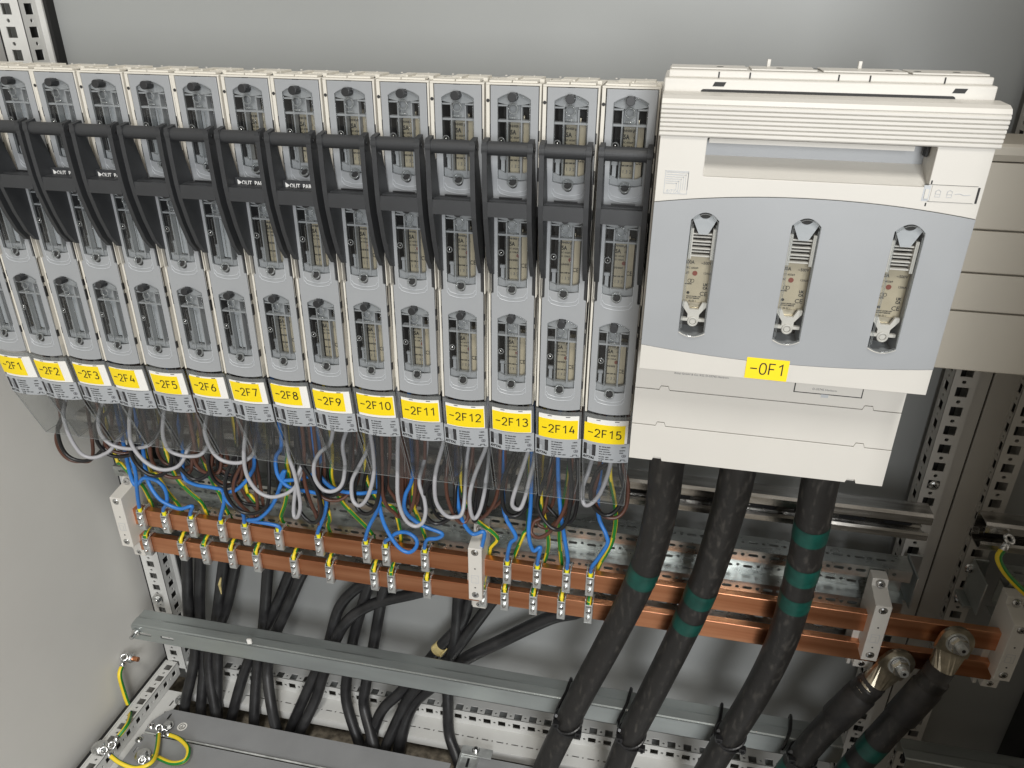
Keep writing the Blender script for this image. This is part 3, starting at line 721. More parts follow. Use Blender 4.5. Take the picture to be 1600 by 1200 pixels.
for x in (103, 168): m.box(x-1.3, x+1.3, -30, -27.5, 31.2, 36.5)
m.build('top_blocks', t, bevel=0.4)
m = MB().use(VOID)
for x in (66, 88, 149, 170, 219): m.box(x-0.5, x+0.5, -62.4, -61, 25.3, 29.3)
m.prism(rrect(54, 226, 10, 18.0, 2.2), 0, 0.3, lambda p, q, w: (p, -70-w, q))
for x in (67, 110, 136, 186, 205, 231): m.cyl((x, -42, 31.2), (0, 0, 1), 2.6, 0.25, 14)
for x in (62, 223): m.prism([(x, 20), (x+8, 20), (x+9.5, 23), (x+1.5, 23)], 0, 0.3, lambda p, q, w: (p, -70-w, q))
m.box(217.2, 246.8, -93.15, -92.9, -49.6, -49.2)
m.build('top_slots', t)
# lid: frame around the finger recess, with grey middle field
LY = -93.0
m = MB().use(WHITEP)
lx0, lx1 = 28.5, 252.0
gt = lambda x: -60.5+8.5*(1-((x-140)/112)**2)              # arched upper edge of the grey field
gb = lambda x: -178-6.5*(1-((x-140)/112)**2)
N = 24; xs = [lx0+(lx1-lx0)*i/N for i in range(N+1)]
top = [(x, gt(x)) for x in xs]
m.plate([(lx0, -12)]+top+[(lx1, -12)], [rrect(62, 216, -40, -12.6, 1.2)], 4, XZ(LY), bev=0.4)
m.plate([(lx0, -200)]+[(lx1, -200)]+[(x, gb(x)) for x in xs[::-1]], [], 4, XZ(LY), bev=0.4)
# ribbed upper band
def rib(p0, p1, k):
    return (p0[0]+(p1[0]-p0[0])*k, p0[1]+(p1[1]-p0[1])*k)
pr = [(-70, 16.2), (-90, 15.4), (-95.5, 13.5), (-97.5, 10.5)]
for i in range(7):
    z = 9.2-i*3.05; y = -97.8+i*0.45
    pr += [(y+1.2, z+0.35), (y, z-0.25), (y, z-2.1)]
pr += [(-94.4, -12.2), (-92, -12.6), (-70, -12.6)]
m.prism(pr, 27.5, 254.5, lambda p, q, w: (w, p, q))
m.box(lx0, lx0+2.5, LY+3.8, -60, -200, -12); m.box(lx1-2.5, lx1, LY+3.8, -60, -200, -12)
m.box(lx0, lx1, LY+4.2, -62, -200, -197.5)
# recess: sloping floor and back
m.box(58, 62, -89.2, -66, -40, -12.7); m.box(216, 220, -89.2, -66, -40, -12.7)
m.prism([(-89.5, -40.0), (-66, -29), (-62, -29), (-62, -44), (-89.5, -44)], 58, 220, lambda p, q, w: (w, p, q))
m.build('lid', t, bevel=0.25)
m = MB().use(GREYP); m.box(58, 220, -66, -64, -30, -12.7); m.use(WHITEP); m.box(64, 205, -80, -66, -18, -13); m.build('recess_back', t)  # back darkened to grey, recess shading put into its colour
m = MB().use(VOID); m.box(213.5, 215, -78, -70, -22, -13); m.build('recess_slot', t)
# embossed emblem
m = MB().use(WHITEP); F = lambda p, q, d: (p, LY-0.05-d, q)
for k in range(6):
    a = 40.5+1.6*k; b = -46.5+1.6*k
    m.use(GREYL); m.prism(rect(35.5, a+3.2, b+0.3, b+0.75), 0, 0.25, F); m.prism(rect(a+2.8, a+3.2, -50.5, b+0.75), 0, 0.25, F)
m.use(GREYL)
for r_ in (rect(34.6, 35.0, -53.5, -37), rect(51.4, 51.8, -53.5, -37), rect(34.6, 51.8, -37.2, -36.8), rect(34.6, 51.8, -53.7, -53.3)): m.prism(r_, 0, 0.25, F)
m.text('RITTAL', 3.4, lambda x, y, q: F(36+x, -53+y, 0.05+q), 0.03, 0.3)
m.build('embossed_emblem', t)
# latch plate
m = MB().use(WHITEP); m.box(218.5, 247.5, LY-0.6, LY+1, -49.3, -38.2); m.use(VOID); m.box(248, 249.4, LY-0.3, LY+1, -49.5, -38.5)
m.use(GREYL); m.box(213.4, 217.8, LY-0.15, LY+1, -49.5, -38.5); m.use(WHITEP); m.box(214.5, 217, LY-0.9, LY, -47.6, -41)
m.use(VOID); m.box(213.2, 247.8, LY-0.1, LY+.5, -38.0, -37.7); m.box(216.4, 217.4, LY-0.1, LY+.5, -53, -50.6); m.box(217, 218, LY-0.1, LY+.5, -37.5, -35)
m.use(GREYL)
for cx in (223, 230.5): m.tube([(cx-1.6, LY-0.7, -44), (cx-1.6, LY-0.7, -42), (cx, LY-0.7, -41), (cx+1.6, LY-0.7, -42), (cx+1.6, LY-0.7, -44), (cx-1.6, LY-0.7, -44), (cx-1.6, LY-0.7, -46), (cx+1.6, LY-0.7, -46), (cx+1.6, LY-0.7, -44)], 0.22, 5, False)
m.tube([(234, LY-0.7, -43.6), (237, LY-0.7, -43.2), (240, LY-0.7, -44), (244, LY-0.7, -43.6)], 0.25, 5)
m.build('latch_plate', t)
# grey field with window openings
WX = (67.5, 140.5, 211.5)
def wshape(cx, g=0.0, zt_=-66.5, zb_=-166.8):
    return arch(cx-10.2-g, cx+10.2+g, zt_-6.0+g, zt_+g, zb_+3.5-g, zb_-g, 8)
m = MB().use(GREYP)
m.plate([(x, gt(x)-0.35) for x in xs]+[(x, gb(x)+0.35) for x in xs[::-1]], [wshape(c) for c in WX], 4, XZ(LY-0.4), bev=0.3)
m.use(WHITEP)
for c in WX: m.tube([(c-10.2+20.4*k/8, LY-0.4, -164-3.4*(1-(-1+k/4)**2)) for k in range(9)], 0.5, 6, False)
m.build('grey_field', t)
for i, c in enumerate(WX):
    m = MB(); y0 = LY+4
    m.use(VOID); m.box(c-12, c+12, y0+24, y0+25, -170, -64)
    m.use(GREYL); m.box(c-12, c-10.6, y0, y0+24, -170, -64); m.box(c+10.6, c+12, y0, y0+24, -170, -64); m.box(c-10.6, c+10.6, y0, y0+24, -65.5, -64); m.box(c-10.6, c+10.6, y0, y0+24, -170, -168.5)
    # white moulded insides
    m.use(GREYL); m.prism([(c-9.8, -70.5), (c-6.5, -68), (c+6.5, -68), (c+9.8, -70.5), (c+3.4, -84), (c-3.4, -84)], y0-1, y0+3, lambda p, q, w: (p, w, q))
    m.use(WHITEP)
    for k in range(7):
        z = -84-k*2.9; m.box(c-9.4, c+9.4, y0+2+(k % 2)*2, y0+6, z-1.1, z)
    m.box(c-9.6, c-7.2, y0, y0+6, -104, -80); m.box(c+7.2, c+9.6, y0, y0+6, -104, -80)
    m.prism([(c-9.5, -140), (c-6, -140), (c-3.2, -146), (c+3.2, -146), (c+6, -140), (c+9.5, -140), (c+9.5, -143), (c+4.5, -150), (c+4.5, -153.5), (c+9.5, -153.5), (c+9.5, -156), (c-9.5, -156), (c-9.5, -153.5), (c-4.5, -153.5), (c-4.5, -150), (c-9.5, -143)], y0+1, y0+4, lambda p, q, w: (p, w, q))
    m.ring((c, y0+0.5, -156), (0, -1, 0), 3.4, 0.9); m.cyl((c, y0+2, -156), (0, -1, 0), 2.2, 1.5)
    m.use(VOID); m.cyl((c, y0-1.2, -66.5), (0, -1, 0), 5.2, 0.3, 24)
    win = m.build('viewing_window', t)
    m = MB().use(CLEAR); m.plate(wshape(c, -0.25), [], 1.2, XZ(LY-1.6), bev=0.3)
    m.use(CLEARE); out = wshape(c, -0.6); m.tube([(x, LY-2.4, z) for x, z in out]+[(out[0][0], LY-2.4, out[0][1])], 0.35, 6, False)
    m.tube([(c-8.6, LY-2.2, -75), (c-8.6, LY-2.2, -160)], 0.3, 6, False); m.tube([(c+8.6, LY-2.2, -75), (c+8.6, LY-2.2, -128), (c+9.2, LY-2.2, -130), (c+9.2, LY-2.2, -160)], 0.3, 6, False)
    m.build('pane', win)
    m = MB().use(FUSE); m.prism(rrect(c-10.4, c+10.4, -142, -103, 0.8), y0+7, y0+20, lambda p, q, w: (p, w, q))
    m.use(BRASS); m.box(c-5, c+5, y0+6, y0+10, -146, -141.5); m.box(c-4, c+4, y0+5, y0+7, -149, -146)
    F2 = lambda ox, oz: (lambda x, y, q: (c+ox+x, y0+6.85-q, oz+y))
    m.use(INK); m.text('400A', 4.0, F2(-11, -110), 0.08, sx=.85); m.text('~500V', 3.3, F2(1.5, -110), 0.04, sx=.9); m.text('IEC 60269', 2.2, F2(-9.5, -114), 0.03); m.text('gG', 2.4, F2(-9.6, -118), 0.05); m.text('120kA', 2.4, F2(4, -118), 0.02)
    m.text('UK', 3.0, F2(5, -127.6), 0.12, sx=.9); m.text('CA', 3.0, F2(5, -130.4), 0.12, sx=.9); m.text('CE', 5.0, F2(3, -136), 0.04); m.text('ceramic', 1.8, F2(-9.6, -127), 0.08)
    m.text('NICHT UNTER LAST', 1.25, F2(-7, -137.4), 0.06); m.text('DO NOT REMOVE', 1.25, F2(-7, -138.9), 0.06); m.text('46 03 1', 2.0, F2(-5, -141.4), 0.02)
    m.ring((c-5.8, y0+6.9, -124), (0, -1, 0), 1.4, 0.2, 16, 5); m.ring((c-3.8, y0+6.9, -124), (0, -1, 0), 1.4, 0.2, 16, 5); m.cyl((c-6, y0+6.9, -134), (0, -1, 0), 1.2, 0.1, 12)
    m.use(RED); m.cyl((c-2.4, y0+6.9, -117.6), (0, -1, 0), 2.0, 0.3, 18)
    m.build('fuse_link', win)
# terminal cover panels with notched seams
m = MB().use(WHITEP)
def notch(x, z): return [(x-4.6, z), (x-3.2, z+3.8), (x+3.2, z+3.8), (x+4.6, z)]
def panel(zt, zb, ntop, nbot, y):
    out = [(26, zt)]
    if ntop: out += notch(52, zt)+notch(224, zt)
    out += [(251, zt), (251, zb)]
    if nbot: out += notch(224, zb)[::-1]+notch(52, zb)[::-1]
    out += [(26, zb)]
    m.plate(out, [], 3, XZ(y), bev=0.25)
panel(-190, -236.4, False, True, -55); panel(-237.1, -273.4, True, True, -55.3); panel(-274.1, -311, True, True, -55.8)
m.build('terminal_cover', t)
m = MB().use(INKG)
F = lambda ox, oz: (lambda x, y, q: (ox+x, -55.15-q, oz+y))
m.text('AC-21B/690V     AC-23B/400V  ', 2.7, F(59, -216.3), -0.02); m.text('Rittal GmbH & Co. KG, D-35745 Herborn', 2.7, F(59, -219.8), -0.02)
m.text('IEC 60947-3', 2.2, F(98, -215.9), 0.05); m.text('D-35745 Herborn', 2.7, F(176, -222.5), -0.02)
for r_ in (rect(97, 120, -216.9, -216.6), rect(97, 97.3, -216.6, -213.5), rect(119.8, 120.1, -216.6, -213.5)): m.prism(r_, 0, 0.1, lambda p, q, d: (p, -55.05-d, q))
m.use(VOID); m.box(161, 162, -55.1, -54, -226, -212); m.box(161, 217, -55.1, -54, -226.3, -225.5); m.box(216.2, 217, -55.1, -54, -226, -212)
m.use(GREYL); m.box(184, 190, -55.15, -54, -229, -226)
m.build('printed_text', t)
m = MB().use(YELLOW); m.prism(rrect(113.6, 146.6, -199.2, -180.8, 0.5), 0, 0.25, lambda p, q, w: (p, LY-0.42-w, q-(p-130)*0.01)); nt = m.build('name_tag', t)
m = MB().use(INK); strokes(m, '-0F1', 9.6, lambda x, y, q: (130.6+x, LY-0.72-q, -194.6+y), 1.05, adv=0.74); m.build('lettering', nt)

# ================================================================== copper bars and holders
CY0, CY1 = 76.0, 86.0
def bar(z0, z1, lab):
    m = MB().use(COPPER); m.box(-662, 470, CY0, CY1, z0, z1); tag(m.build('copper_busbar', bevel=0.6), lab, 'copper bar')
bar(-598, -571, 'upper copper bar with blue wires clamped on it'); bar(-644, -617, 'lower copper bar with green and yellow wires clamped on it')
def holder(x0, lab, w=18, full=True):
    t = empty('busbar_holder', (x0+w/2, 90, -660), lab, 'busbar holder', 'white plastic holders of the copper bars')
    m = MB().use(WHITEP)
    f = lambda p, q, w_: (w_, p, q)
    m.prism([(108, -529), (92, -529), (90, -538), (60, -543), (60, -627), (76, -627), (78, -657), (108, -657)], x0, x0+w, f)
    m.box(x0-8, x0, 84, 108, -652, -600); m.box(x0-4, x0, 88, 108, -664, -640)
    m.build('body', t, bevel=0.8)
    m = MB()
    screws(t, [((x0+w/2, y+0.6, z), (0, -1, 0.3 if d else 0), 3.9, 1.2, False) for y, z, d in ((60, -549, 0), (60, -618, 0), (78, -650, 0), (87, -533.5, 1))])
    m = MB().use(GREYL); xc = x0+w/2
    for r_ in (rect(xc-5, xc-4.6, -598, -586), rect(xc+4.2, xc+4.6, -598, -586), rect(xc-5, xc+4.6, -598.3, -597.9), rect(xc-5, xc+4.6, -586.2, -585.8), rect(xc-5, xc+1, -590, -589.7), rect(xc+1, xc+1.3, -598, -589.7)): m.prism(r_, 0, 0.2, lambda p, q, d: (p, 59.95-d, q))
    m.use(VOID)
    for z in (-575, -606): m.cyl((xc, 59.95, z), (0, -1, 0), 1.1, 0.1, 12)
    m.cyl((xc, 77.9, -638), (0, -1, 0), 1.1, 0.1, 12)
    m.build('marks', t)
    return t
holder(-677, 'white plastic bar holder at the left end of the copper bars, against the left wall')
holder(-166, 'white plastic bar holder in the middle of the copper bars, below tag -2F12')
holder(318, 'white plastic bar holder left of the two bolted cable lugs')
holder(463, 'white plastic bar holder at the right edge, beyond the two bolted cable lugs')

# ------------------------------------------------------------------ clamps
UC = [(217, 806), (255, 812), (297, 818), (344, 826), (381, 830), (433, 838), (496, 847), (570, 857), (601, 861), (662, 869), (748, 881), (791, 889), (838, 896), (884, 903), (921, 908)]
LC = [(226, 847), (281, 855), (317, 860), (359, 866), (398, 872), (457, 880), (512, 888), (582, 896), (609, 900), (665, 909), (753, 923), (787, 930), (832, 937), (876, 944), (919, 949)]
def clamp(px, py, zt, zb, lab, grp, n):
    x = at(px, py, 69)[0]+0.5
    t = empty('bar_clamp', (x, 70, zb-2), lab, 'clamp', grp)
    m = MB().use(STEEL)
    yf = 69.5; jit = random.uniform(-1, 1)
    m.box(x-5, x+5, yf, yf+1.6, zb-1.5+jit, zt+1+jit)
    m.box(x+4.0, x+5.4, yf+1.7, 75.5, zb-2+jit, zt+3+jit); m.box(x-5.4, x-4.0, yf+1.7, 75.5, zb-2+jit, zt+3+jit)
    m.box(x-5.4, x+5.4, 87, 88.6, zb-1, zt+2); m.box(x-5.2, x+5.2, yf+1, 87, zb-3.4, zb-2.1)
    m.box(x+4.0, x+5.4, 75.6, 88, zt+1, zt+5); m.box(x-5.4, x-4.0, 75.6, 88, zt+1, zt+5)
    m.build('clamp_body', t, bevel=0.4)
    m = MB().use(STEELB); zc = (zt+zb)/2
    m.cyl((x, yf, zc+5), (0, -1, 0), 3.4, 2.2, 18); m.cyl((x, yf-2.2, zc+5), (0, -1, 0), 3.4, .8, 18, 2.4); m.cyl((x, yf, zc-6), (0, -1, 0), 2.9, 3.0, 6); m.cyl((x, yf-3, zc-6), (0, -1, 0), 1.8, 1.6, 14)
    m.use(BLACK); m.box(x-2.6, x+2.6, yf-3.2, yf-2.9, zc+4.6, zc+5.4)
    m.box(x-3.6, x+3.6, yf-0.15, yf, zt-2.4, zt-1.4)
    m.build('screw', t)
    return x
UX = []; LX = []
for i, (px, py) in enumerate(UC): UX.append(clamp(px, py, -571, -598, 'zinc clamp on the upper copper bar, number %d from the left, holding blue wire' % (i+1), 'zinc clamps on the upper copper bar', i))
for i, (px, py) in enumerate(LC): LX.append(clamp(px, py, -617, -644, 'zinc clamp on the lower copper bar, number %d from the left' % (i+1), 'zinc clamps on the lower copper bar', i))

# ------------------------------------------------------------------ wires
def pathY(tr, ys):
    n = len(tr); out = []
    for i, (u, v) in enumerate(tr):
        k = i/(n-1)*(len(ys)-1); a = int(min(k, len(ys)-2)); y = ys[a]+(ys[a+1]-ys[a])*(k-a)
        out.append(at(u, v, y))
    return out
def wire(tr, ys, r, m_, name, lab, cat, grp, extra=None, seg=10):
    P = pathY(tr, ys)
    a = P[0]; P = [(a[0]+random.uniform(-4, 4), a[1]+4, -285), (a[0]+random.uniform(-2, 2), a[1]+2, min(-292, (a[2]-285)/2))]+P if a[2] < -300 else P
    if extra: P = P+extra
    else:
        b = P[-1]; P = P+[(b[0]+random.uniform(-3, 5), 84, max(b[2]+26, -420)), (b[0]+random.uniform(-4, 8), 96, -340), (b[0]+4, 100, -272)]
    m = MB().use(m_); m.tube(P, r, seg, True, 6)
    return tag(m.build(name, smooth=True), lab, cat, grp)
GREYW = {2: [(101, 610), (102, 628), (99, 650), (109, 682), (125, 707), (142, 715), (160, 711), (178, 696)], 3: [(160, 612), (160, 628), (154, 650), (156, 675), (170, 692), (190, 700), (215, 700), (238, 690)],
 4: [(207, 618), (205, 635), (202, 660), (205, 692), (220, 715), (240, 730), (260, 734), (280, 727), (292, 705)], 5: [(259, 625), (257, 640), (254, 675), (260, 697), (272, 708), (298, 713), (320, 704)],
 6: [(326, 630), (324, 647), (320, 675), (330, 702), (347, 719), (375, 723), (395, 710), (402, 690)], 7: [(389, 640), (387, 655), (381, 705), (385, 740), (400, 765), (420, 776), (440, 774), (458, 764), (468, 745)],
 8: [(445, 645), (446, 660), (451, 710), (460, 740), (469, 785), (466, 806), (460, 807), (459, 790), (464, 750), (470, 730)], 9: [(521, 655), (519, 680), (514, 695), (500, 707), (491, 725), (492, 747), (505, 765), (522, 767), (535, 755), (539, 725), (536, 690)],
 10: [(573, 655), (577, 672), (582, 700), (584, 740), (575, 775), (562, 790), (551, 780), (550, 752), (562, 727), (575, 700)], 11: [(624, 660), (622, 677), (621, 740), (622, 780), (632, 810), (647, 822), (660, 817), (665, 800), (663, 780), (655, 750)],
 12: [(697, 670), (694, 687), (682, 732), (679, 760), (682, 785), (695, 804), (710, 808), (724, 795)], 13: [(762, 680), (760, 697), (742, 742), (734, 775), (736, 802), (742, 810), (750, 797), (757, 768), (760, 740)],
 14: [(826, 690), (825, 705), (812, 745), (801, 780), (802, 792), (812, 795), (820, 778), (829, 742), (835, 720)], 15: [(957, 700), (955, 717), (950, 740), (937, 772), (920, 789), (911, 784), (911, 760), (920, 735)]}
BLACKW = {2: [(98, 640), (90, 670), (97, 700), (112, 716), (135, 720), (155, 708), (165, 690)], 3: [(158, 640), (150, 662), (152, 690), (170, 710), (195, 713), (215, 700)], 4: [(206, 650), (202, 692), (210, 720), (230, 740), (250, 743), (265, 730), (270, 700)],
 5: [(274, 630), (272, 670), (272, 710), (285, 735), (305, 749), (325, 741), (333, 715)], 6: [(330, 650), (330, 690), (325, 720), (333, 748), (352, 760), (370, 745)], 7: [(385, 680), (375, 700), (356, 735), (352, 765), (365, 790), (385, 802), (408, 798), (420, 775)],
 8: [(466, 700), (470, 722), (490, 755), (502, 790), (498, 812), (485, 816), (468, 797), (460, 760)], 9: [(548, 690), (545, 735), (538, 757), (520, 774), (505, 770), (500, 745)], 10: [(590, 690), (592, 740), (592, 770), (585, 795), (572, 803), (558, 793), (554, 765), (560, 735)],
 11: [(690, 700), (670, 755), (660, 780), (665, 805), (680, 818), (700, 812), (710, 795), (712, 760)], 12: [(757, 720), (750, 770), (746, 808), (740, 812), (744, 785), (752, 745)], 13: [(810, 690), (792, 735), (785, 765), (788, 795), (800, 806), (815, 800), (822, 775), (820, 730)],
 14: [(888, 700), (893, 770), (885, 815), (870, 828), (852, 815), (840, 790), (845, 765), (860, 720)], 15: [(960, 712), (935, 735), (923, 765), (927, 790), (945, 805), (963, 797), (975, 770), (968, 730)]}
BROWNW = {2: [(95, 650), (88, 680), (92, 700), (105, 716), (125, 721), (145, 712)], 3: [(162, 670), (165, 695), (180, 706), (203, 708), (220, 700)], 4: [(233, 690), (236, 715), (247, 735), (268, 746), (290, 742), (300, 725)], 5: [(303, 690), (303, 715), (312, 733), (330, 740), (345, 730)],
 6: [(331, 700), (330, 735), (342, 752), (362, 757), (378, 740)], 7: [(392, 700), (375, 730), (365, 755), (368, 778), (385, 797), (403, 802)], 8: [(475, 700), (475, 745), (482, 775), (492, 800), (500, 812)], 9: [(497, 740), (497, 768), (510, 780), (530, 781), (545, 770), (552, 745)],
 10: [(597, 720), (597, 765), (603, 788), (615, 800), (625, 800)], 11: [(652, 700), (650, 750), (646, 785), (638, 802), (630, 800)], 12: [(705, 690), (697, 750), (702, 788), (717, 815), (730, 812), (733, 785), (730, 750)], 13: [(781, 720), (778, 765), (770, 790), (755, 808), (748, 800)],
 14: [(890, 760), (880, 800), (860, 830), (842, 840), (830, 832), (835, 815), (850, 800)], 15: [(935, 740), (928, 775), (940, 803), (962, 809), (978, 792), (981, 755), (972, 720)]}
BW2 = [[(838, 720), (840, 765), (837, 795), (826, 815), (820, 800), (823, 770)]]
for n in range(2, 16):
    yv = (44, 40, 58)
    wire(GREYW[n], (34, 38, 50), 2.5, WGREY, 'grey_wire', 'grey wire looping out of the clear shroud under tag -2F%d' % n, 'wire', 'grey wires looping below the switches')
    wire(BLACKW[n], (46, 50, 62), 2.5, WBLACK, 'black_wire', 'thin black wire looping out of the clear shroud under tag -2F%d' % n, 'wire', 'thin black wires looping below the switches')
    wire(BROWNW[n], (54, 58, 72), 2.4, WBROWN, 'brown_wire', 'brown wire looping out of the clear shroud under tag -2F%d' % n, 'wire', 'brown wires looping below the switches')
for n in range(3, 15):
    j = lambda tr, du, dv: [(u+du+random.uniform(-3, 3), v+dv+random.uniform(-4, 4)) for u, v in tr]
    wire(j(BLACKW[n], 13, -10), (66, 72, 80), 2.3, WBLACK, 'black_wire', 'second thin black wire, deeper behind the shroud under tag -2F%d' % n, 'wire', 'thin black wires looping below the switches')
    wire(j(BROWNW[n], 11, -12), (72, 78, 84), 2.3, WBROWN, 'brown_wire', 'second brown wire, deeper behind the shroud under tag -2F%d' % n, 'wire', 'brown wires looping below the switches')
BLUEW = [[(203, 690), (205, 712), (212, 740), (214, 765)], [(207, 752), (225, 747), (245, 751), (258, 765), (261, 785)], [(222, 695), (230, 747), (245, 775), (262, 788), (282, 795), (300, 791)], [(285, 700), (286, 742), (302, 756), (332, 762), (347, 766), (350, 785)], [(397, 715), (390, 743), (370, 765), (350, 771), (357, 785), (378, 800)],
 [(500, 720), (480, 745), (440, 750), (445, 735), (438, 760), (425, 790), (405, 810), (388, 813)], [(440, 690), (431, 715), (434, 742), (450, 760), (470, 766), (506, 775), (508, 800)], [(495, 725), (505, 750), (525, 765), (560, 771), (592, 770), (590, 795), (577, 822)], [(590, 730), (592, 780), (600, 818), (620, 852), (638, 863), (650, 855), (650, 842), (636, 832), (620, 833), (608, 842)],
 [(645, 740), (633, 775), (634, 800), (658, 820), (690, 833), (684, 841), (668, 843)], [(713, 740), (715, 780), (722, 812), (738, 834), (756, 831), (754, 850)], [(786, 780), (791, 810), (806, 838), (798, 848), (794, 862)], [(831, 720), (829, 790), (826, 835), (833, 860), (844, 855), (842, 868)], [(872, 740), (876, 800), (882, 840), (887, 872)], [(934, 795), (947, 835), (949, 850), (935, 872), (926, 884)]]
for i, tr in enumerate(BLUEW):
    x = UX[i]
    P = [(x, 81.9, -561), (x, 80.5, -569)] if False else []
    e = at(tr[-1][0], tr[-1][1], 76)
    fin = [(x, 73.2, -562), (x, 73.2, -574)]
    m_ = WBLUE
    wire(tr, (70, 60, 62, 66), 2.6, m_, 'blue_wire', 'blue wire running down into upper copper bar clamp %d from the left' % (i+1), 'wire', 'blue wires to the upper copper bar', fin)
    m = MB().use(FERR); m.cyl((x, 73.2, -565.5), (0, 0, -1), 3.0, 7, 12, 2.6); tag(m.build('wire_ferrule', smooth=False), 'yellow ferrule on the blue wire at upper bar clamp %d from the left' % (i+1), 'ferrule', 'yellow ferrules at the upper bar clamps')
GYW = [[(180, 710), (190, 725), (205, 742), (222, 758), (231, 775)], [(232, 725), (245, 742), (262, 768), (277, 790)], [(256, 690), (262, 715), (275, 745), (292, 765), (313, 783), (320, 803)], [(313, 700), (320, 725), (332, 752), (345, 775), (354, 803)], [(383, 755), (392, 775), (404, 790), (405, 805)],
 [(450, 690), (448, 725), (452, 748), (446, 785), (438, 808)], [(505, 780), (512, 795), (515, 812), (512, 828)], [(519, 700), (518, 745), (532, 780), (552, 803), (576, 817)], [(571, 735), (580, 765), (598, 788), (616, 795), (622, 790)], [(645, 755), (646, 790), (655, 812), (664, 830)],
 [(720, 750), (730, 788), (745, 812), (770, 832), (777, 843), (766, 860)], [(826, 810), (818, 835), (806, 860)], [(845, 770), (850, 805), (857, 845), (853, 872)], [(888, 740), (880, 790), (874, 830), (876, 878)], [(953, 735), (960, 780), (962, 815), (955, 850), (937, 886)]]
for i, tr in enumerate(GYW):
    x = LX[i]
    P = pathY(tr, (86, 78, 84, 92))
    P[-1] = (P[-1][0], 94, -566); P = [(P[0][0]+random.uniform(-6, 6), 92, -275), (P[0][0]+random.uniform(-3, 3), 88, -360)]+P
    P += [(P[-1][0]*0.5+x*0.5, 97, -590), (x, 92, -606), (x, 69.5, -612), (x, 69, -622)] if False else [((P[-1][0]+x)/2, 97, -588), (x, 95, -602), (x, 82, -607), (x, 73.2, -612), (x, 73.2, -622)]
    m = MB().use(WYEL); m.use(WGREEN); m.use(WYEL)
    m.mats = [WYEL, WGREEN]; m.cur = 0
    m.tube(P, 2.7, 12, True, 6, True, stripe=lambda k, j: 1 if ((k+j//7) % 6) < 3 else 0)
    tag(m.build('earth_wire', smooth=True), 'green and yellow wire behind the upper bar to lower clamp %d from the left' % (i+1), 'wire', 'green and yellow wires to the lower copper bar')
    m = MB().use(FERR); m.cyl((x, 73.2, -611), (0, 0, -1), 2.9, 6, 12, 2.4); tag(m.build('wire_ferrule'), 'yellow ferrule at lower copper bar clamp %d from the left' % (i+1), 'ferrule', 'yellow ferrules at the lower bar clamps')

def sub(path, r, ts, w=9.0):
    """short sleeve around the smoothed path at fraction ts"""
    P = [Vector(p) for p in path]; Q = []
    for i in range(len(P)-1):
        p0 = P[max(i-1, 0)]; p1 = P[i]; p2 = P[i+1]; p3 = P[min(i+2, len(P)-1)]
        for k in range(20):
            t = k/20; Q.append(0.5*((2*p1)+(p2-p0)*t+(2*p0-5*p1+4*p2-p3)*t*t+(3*p1-p0-3*p2+p3)*t**3))
    return Q
def near(Q, px, py):
    best = None
    for i, q in enumerate(Q):
        d = q-CAM; z = d.dot(c_fwd); u = 800+FPX*d.dot(c_right)/z; v = 600+FPX*d.dot(c_down)/z
        e = (v-py)**2+(u-px)**2
        if best is None or e < best[0]: best = (e, i)
    return best[1]

# ------------------------------------------------------------------ black cables behind the rail
RC = [[(292, 873), (295, 960), (305, 1020), (289, 1101)], [(313, 873), (312, 960), (319, 1030), (314, 1108)], [(349, 885), (338, 970), (326, 1030), (337, 1113)], [(367, 888), (355, 945), (342, 985), (340, 1032), (340, 1118)],
 [(418, 897), (412, 975), (402, 1044), (397, 1128)], [(451, 900), (430, 950), (405, 1000), (384, 1044), (362, 1121)], [(468, 905), (447, 954), (427, 1000), (418, 1047), (424, 1102)], [(560, 917), (530, 950), (512, 1010), (488, 1062), (453, 1142)],
 [(653, 926), (580, 945), (535, 980), (507, 1050), (493, 1094), (468, 1146)], [(575, 917), (555, 985), (545, 1040), (541, 1094), (562, 1164)], [(597, 933), (583, 1012), (571, 1074), (569, 1105), (582, 1155)], [(734, 935), (722, 972), (690, 1008), (655, 1050), (625, 1082), (595, 1113), (576, 1167)],
 [(763, 947), (738, 981), (700, 1030), (665, 1060), (640, 1088), (620, 1127), (600, 1174)], [(860, 965), (780, 1003), (723, 1032), (678, 1070), (650, 1094), (633, 1127), (622, 1180)], [(716, 936), (712, 990), (700, 1050), (700, 1096), (702, 1147), (716, 1188)]]
UPX = [0, 4, 6, -3, 5, -4, 3, 0, 30, 2, 5, 8, 10, 40, 4]
RC0 = []; RCP = []
for i, tr in enumerate(RC):
    ys = (178, 172, 160, 150, 122) if i % 2 else (172, 168, 152, 146, 116)
    P = pathY(tr, ys)
    a = Vector(P[0]); b = Vector(P[1]); d = (a-b).normalized()
    up = a+d*45
    if abs(d.x) > 0.6: up = a+Vector((d.x*60, 0, 26))
    P = [(up.x, 180, min(-470, up.z+60)), (up.x, 180, up.z)]+P
    e = Vector(P[-1]); g = (e-Vector(P[-2])).normalized(); P.append((e.x+g.x*30, e.y+g.y*20, e.z-45)); RCP.append(P)
    m = MB().use(RUBBER2); m.tube(P, 9.0 if i != 13 else 10.5, 16, True, 6)
    RC0.append(tag(m.build('black_cable', smooth=True), 'black cable dropping behind the low zinc rail, number %d of fifteen from the left' % (i+1), 'cable', 'black cables dropping behind the low rail'))
